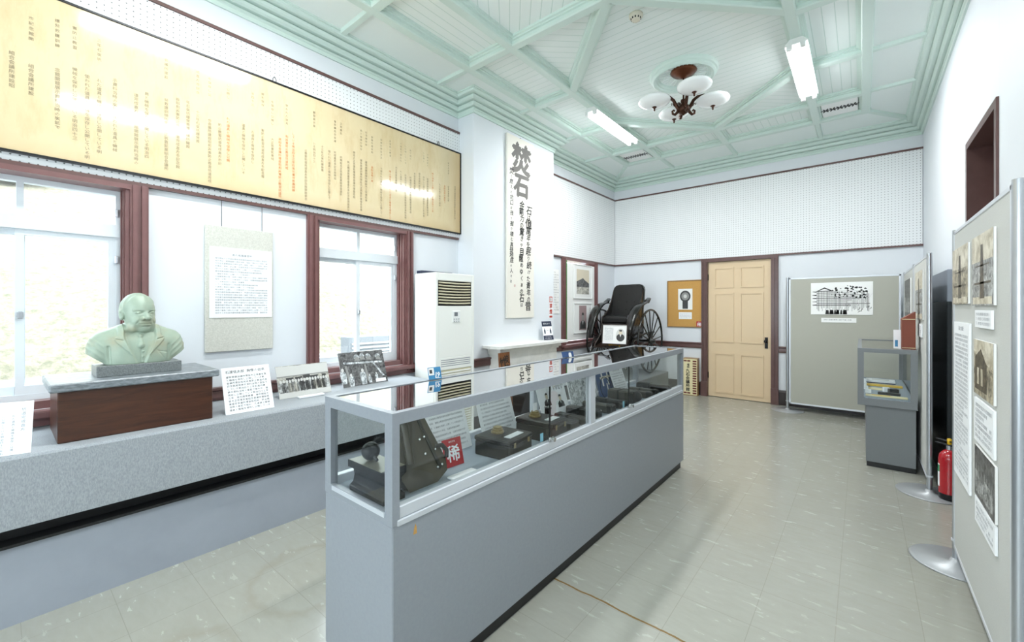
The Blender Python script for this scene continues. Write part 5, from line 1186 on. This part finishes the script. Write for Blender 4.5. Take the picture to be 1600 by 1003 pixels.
def satchel():
    r = thing('leather_satchel', 'worn brown leather satchel with rivets and a black strap leaning in the long case', 'satchel', (-1.43, 1.10, ZC), rot=(0, 0, .0))
    # outline in local (y, z), leaning back towards the wall side
    o = [(-.06, 0), (.085, 0), (.145, .03), (.150, .075), (.10, .20), (.06, .31), (-.08, .31), (-.085, .20), (-.085, .05)]
    f = lambda u, v, d: (.07-.10*v/.31+d-.05, u, v)
    MB().prism(o, f, -.03, .03, 'old_leather').build('satchel_body', r, bevel=.009)
    MB().prism([(-.055, .10), (-.015, .10), (-.015, .30), (-.055, .30)], f, .031, .037, 'old_leather').cyl(f(-.035, .10, .034), f(-.035, .28, .034), .016, 'old_leather', 12).build('satchel_flap', r)
    MB().prism([(.018, .31), (.030, .31), (.115, .055), (.103, .045)], f, .031, .037, 'black_leather').build('strap', r)
    for u, v in ((-.03, .235), (.03, .18), (.055, .185), (.045, .12), (.035, .262), (.095, .055), (.12, .06), (.10, .125)):
        q = f(u, v, .033); MB().sphere(q, .0065, 'chrome', 10, 6).build('rivet', r)
    MB().tube([f(.105, .135, .03), f(.135, .135, .04), f(.155, .11, .04), f(.15, .08, .035)], .010, 'black_leather', 8).build('buckle', r)
satchel()
card('red_card', 'red card with a large white character leaning beside the leather satchel', 'card', (-1.455, 1.352, ZC), FX-.08, .108, .125, .003, 'red_card', lean=.25, painter=p_rare)
slab('name_strip', 'white caption strip lying before the red card in the long case', 'caption', -1.345, 1.30, .055, .145, .008, 'white_paper', -.03, z=ZC, group=None)
card('text_sheet', 'white printed sheet standing behind the red card in the long case', 'text sheet', (-1.60, 1.475, ZC), FX, .27, .30, .004, lean=.32, painter=p_text(12, 20, 71, .95, .06, None, 'ink_grey'))
card('text_sheet', 'white printed sheet standing behind the first leather instrument box', 'text sheet', (-1.625, 1.875, ZC), FX, .30, .295, .004, lean=.30, painter=p_text(12, 20, 72, .95, .06, None, 'ink_grey'))
def blaster(name, label, x, y, w, d, h, rz, tagcard):
    """w along the case, d across, h high"""
    r = thing(name, label, 'instrument case', (x, y, ZC), rz)
    MB().bbox((-d/2, -w/2, 0), (d/2, w/2, h*.74), 'black_leather', .005).build('box_body', r); MB().bbox((-d/2-.003, -w/2-.003, h*.75), (d/2+.003, w/2+.003, h), 'black_leather', .006).build('box_lid', r)
    MB().lathe([(.034, 0), (.034, .008), (.028, .010), (.028, .020), (.022, .022), (.022, .030), (.001, .030)], 'old_brass', 28, (-d*.17, -w*.02, h), cap=False, smooth=False).build('brass_dial', r)
    MB().bbox((d*.20, -w*.28, h), (d*.38, w*.30, h+.004), 'white_paper', .001).build('paper_label', r)
    for s in (-.3, .3): MB().bbox((d/2+.003, w*s-.008, h*.6), (d/2+.008, w*s+.008, h*.85), 'old_brass', .002).build('clasp', r)
    if tagcard: MB().box((-d*.17-.002, -.022, h+.032), (-d*.17, .022, h+.075), 'white_paper').build('standing_tag', r)
    return r
blaster('instrument_case', 'black leather instrument box with a brass dial, nearest to the red card', -1.405, 1.64, .21, .21, .095, .10, False)
blaster('instrument_case', 'second black leather box with a brass dial and standing white tag', -1.41, 1.975, .165, .24, .11, .08, True)
def longbox(label, x, y, L, w, h, rz, mat='black_leather', detail=0, tilt=0):
    r = thing('detector_case', label, 'instrument case', (x, y, ZC+.001), rot=(0, tilt, rz), group='long leather detector cases')
    MB().bbox((-L/2, -w/2, 0), (L/2, w/2, h), mat, .010).build('case_body', r)
    MB().bbox((L*.30, -w/2-.002, -.0005), (L/2+.002, w/2+.002, h+.003), 'black_leather', .010).build('case_cap', r)
    MB().bbox((-L*.12, -w/2-.003, .004), (-L*.06, w/2+.003, h+.003), 'black_leather', .002).build('case_strap', r)
    if detail == 1: MB().cyl((-L*.38, 0, h), (-L*.38, 0, h+.045), .020, 'black_metal', 18).tube([(-L*.38-.025, 0, h+.05), (-L*.38, .0, h+.052), (-L*.38+.025, 0, h+.05)], .006, 'chrome', 6).build('eyepiece', r)
    if detail == 2: MB().sphere((L*.5, 0, h*.6), h*.42, 'black_metal', 12, 8).build('lens_knob', r)
    return r
for a in (('long leather detector case with an eyepiece knob, beside the second dial box', -1.41, 2.165, .235, .085, .065, -.05, 'grey_leather', 1), ('flat brownish leather detector case left of the centre post', -1.43, 2.345, .25, .075, .045, -.05, 'black_leather', 0),
          ('black leather detector case just past the centre post', -1.46, 2.535, .25, .07, .055, -.02, 'black_leather', 0), ('smooth grey-topped detector case, second past the centre post', -1.44, 2.715, .24, .065, .06, -.02, 'grey_leather', 0),
          ('black leather detector case, third past the centre post', -1.44, 2.90, .26, .065, .055, -.02, 'black_leather', 2), ('upright grey-faced detector case leaning beside the wire hoop', -1.44, 3.12, .23, .10, .09, -.05, 'grey_leather', 2),
          ('worn grey detector case to the right of the upright case', -1.43, 3.36, .25, .06, .05, 0, 'grey_leather', 0), ('worn pale grey detector case, last but one towards the far end', -1.43, 3.49, .25, .06, .05, 0, 'grey_leather', 0), ('large black detector case at the far end of the long display case', -1.43, 3.70, .28, .08, .06, 0, 'black_leather', 2)):
    longbox(*a)
def p_faces(mb, w, h, y):
    for s, z in ((-.22, .3), (.24, .18)):
        mb.T = S = Matrix.Translation((w*s, 0, h*z)); p_portrait(None, 'pic_dark', 'sepia_light')(mb, w*.26, h*.4, y)
    mb.T = None
    for k in range(8): vtext(mb, jp(6 if k % 2 else 4, 300+k), w*.44-w*.05*k, h*.86, h*.035, 'navy', y, 1.05, bold=.03)
card('portrait_sheet', 'white sheet with two small dark portraits standing in the middle of the long case', 'sheet', (-1.60, 2.43, ZC), FX, .33, .26, .004, lean=.3, painter=p_faces)
card('mine_map', 'pale line map standing behind the centre post in the long case', 'map', (-1.60, 2.83, ZC), FX, .40, .305, .004, lean=.27, painter=p_photo('photo_map', .03))
def p_blue(mb, w, h, y):
    for x in (-.22, .1): mb.rect(w*x, h*.3, w*(x+.08), h*.85, 'photo_white', y)
    mb.rect(-w*.3, h*.5, w*.3, h*.56, 'detector_cream', y-.0002); mb.rect(0, h*.1, w*.05, h*.35, 'photo_white', y)
card('blue_photograph', 'dark blue photograph of an instrument standing in the far half of the long case', 'photograph', (-1.62, 3.24, ZC), FX, .30, .30, .004, 'photo_blue', lean=.25, painter=p_blue)
card('text_sheet', 'white printed sheet leaning before the dark blue photograph', 'text sheet', (-1.57, 3.40, ZC), FX-.05, .22, .235, .004, lean=.35, painter=p_text(8, 14, 73, .8, .1, '炭鉱用検定器', 'ink_grey'))
r = MB(); n = 36; r.tube([(-.02-.08*math.sin(2*PI*k/n)*.25, .085*math.cos(2*PI*k/n), .088+.083*math.sin(2*PI*k/n)) for k in range(n)], .003, 'black_metal', 6, closed=True); o = r.build('wire_hoop'); o.location = (-1.575, 3.13, ZC); tag(o, 'round black wire hoop standing behind the upright grey detector case', 'hoop')
for x, y, l in ((-1.31, 2.42, 'small white tag lying by the centre post on the case floor'), (-1.305, 3.84, 'small white ring tag at the far end of the long case')): slab('paper_tag', l, 'tag', x, y, .035, .05, .004, 'white_paper', z=ZC)
for k in range(6): slab('edge_label', 'narrow white label strip along the front track of the long case', 'label', -1.298, 2.55+.21*k, .018, .13, .004, 'white_paper', z=ZC, group='white label strips along the front of the long case')
